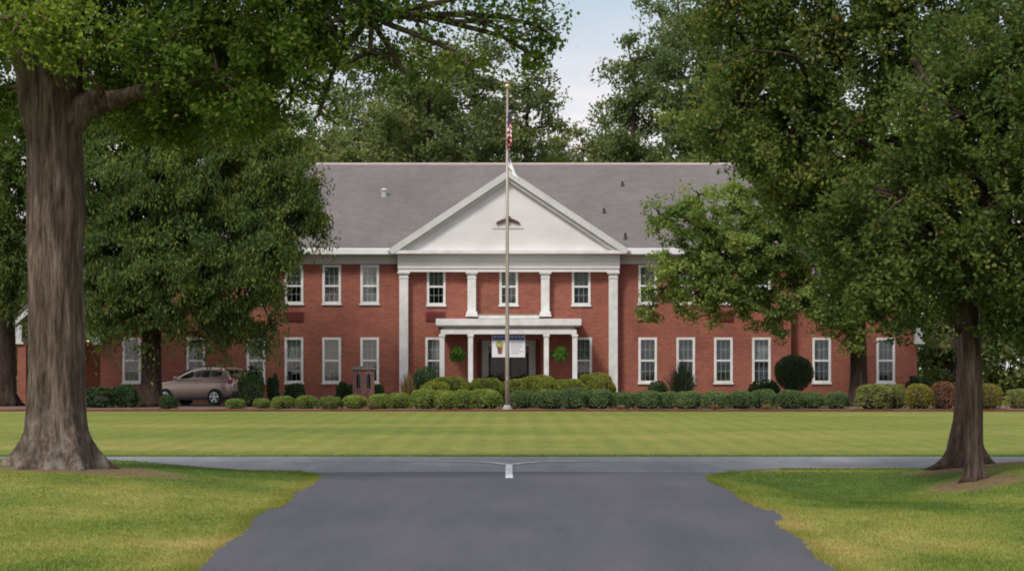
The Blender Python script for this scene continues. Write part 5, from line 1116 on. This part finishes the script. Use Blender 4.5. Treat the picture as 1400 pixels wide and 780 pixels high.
    mb = MB(); mb.box(2.0, 2.19, -0.72, 0.72, 0.42, 0.62); mb.build('rear_bumper', M['car_trim'], t, bevel=0.04)
    mb = MB(); mb.box(2.10, 2.175, -0.26, 0.26, 0.74, 0.88); mb.build('number_plate', M['plate'], t)
    mb = MB(); mb.box(-2.19, -2.05, -0.45, 0.45, 0.42, 0.62); mb.build('grille', M['car_trim'], t, bevel=0.03)
    mb = MB(); mb.prism([(1.62, 1.60), (1.98, 1.53), (1.98, 1.56), (1.62, 1.64)], -0.52, 0.52); mb.build('spoiler', M['car_paint'], t)
    return t
car(274, 110.6, R(-24))

# ------------------------------------------------------------------ short grass near the camera and along the drive
g = np.random.default_rng(99)
def blades(x, y, h, wv):
    n = len(x); z = ground_z(x, y); a = g.uniform(0, 6.28, n); b = np.stack([np.cos(a), np.sin(a), np.zeros(n)], 1)*(wv/2)[:, None]
    ln = np.stack([g.normal(0, 0.45, n), g.normal(0, 0.45, n), np.ones(n)], 1)*h[:, None]
    p = np.stack([x, y, z], 1); V = np.empty((n, 3, 3)); V[:, 0] = p-b; V[:, 1] = p+b; V[:, 2] = p+ln
    return V.reshape(-1, 3)
def in_drive(x, y):
    fl = 0.25*S((y-20)/10)+0.55*S((y-37.0)/2.6)**2
    en = lambda t, k: 0.035*np.sin(t*1.3+k)+0.012*np.sin(t*4.7+2*k)+0.012*np.sin(t*9.3+k*3)
    lx = -2.70-fl+en(y, 0.4)+0.08*((y > 29.2) & (y < 32.2)); rx = 2.76+fl+en(y, 2.2)+0.12*((y > 26.6) & (y < 28.8))
    return lx, rx
parts_v, parts_t = [], []
n = 200000; y = 19+21.4*g.random(n)**1.15; x = (g.random(n)*2-1)*(y*0.218+0.6); lx, rx = in_drive(x, y); m = (x < lx+0.01) | (x > rx-0.01); m &= y < 40.3
x, y = x[m], y[m]
bare = np.zeros(len(x), bool)
for (tx, ty, tr), sx in zip(TREE_SPOTS, (0.60, 1.25, 0.8)): bare |= (((x-tx-(0.62 if tx < 0 else 0))*sx)**2+((y-ty+0.5)*0.62)**2+0.5*(fbm(x*1.5, y*1.5, 4)-0.5)) < 0.75
keep = ~bare | (g.random(len(x)) < 0.06); x, y = x[keep], y[keep]
parts_v.append(blades(x, y, g.uniform(0.012, 0.034, len(x)), g.uniform(0.007, 0.013, len(x)))); parts_t.append(np.clip(dryness(x, y)+g.normal(0, 0.085, len(x)), 0, 1))
n = 26000; y = 19+20.5*g.random(n); side = g.random(n) < 0.5; lx, rx = in_drive(0*y, y); e = np.abs(g.normal(0, 0.12, n))-0.03
x = np.where(side, lx-e, rx+e); parts_v.append(blades(x, y, g.uniform(0.012, 0.04, n), g.uniform(0.007, 0.013, n))); parts_t.append(np.clip(dryness(x, y)+g.normal(0.05, 0.14, n), 0, 1))
n = 26000; x = (g.random(n)*2-1)*11; y = np.where(g.random(n) < 0.5, 46.35+np.abs(g.normal(0, 0.25, n)), 40.7-np.abs(g.normal(0, 0.2, n))); m = (y > 45) | ((x < -5.4) | (x > 4.5))
x, y = x[m], y[m]; parts_v.append(blades(x, y, g.uniform(0.015, 0.05, len(x)), g.uniform(0.012, 0.02, len(x)))); parts_t.append(np.clip(g.normal(0.25, 0.15, len(x)), 0, 1))
V = np.concatenate(parts_v); T = np.concatenate(parts_t)
tag(quads('grass', V, M['grass'], None, T, nper=3), 'short mown grass blades on the lawn beside the drive', 'grass', kind='stuff')
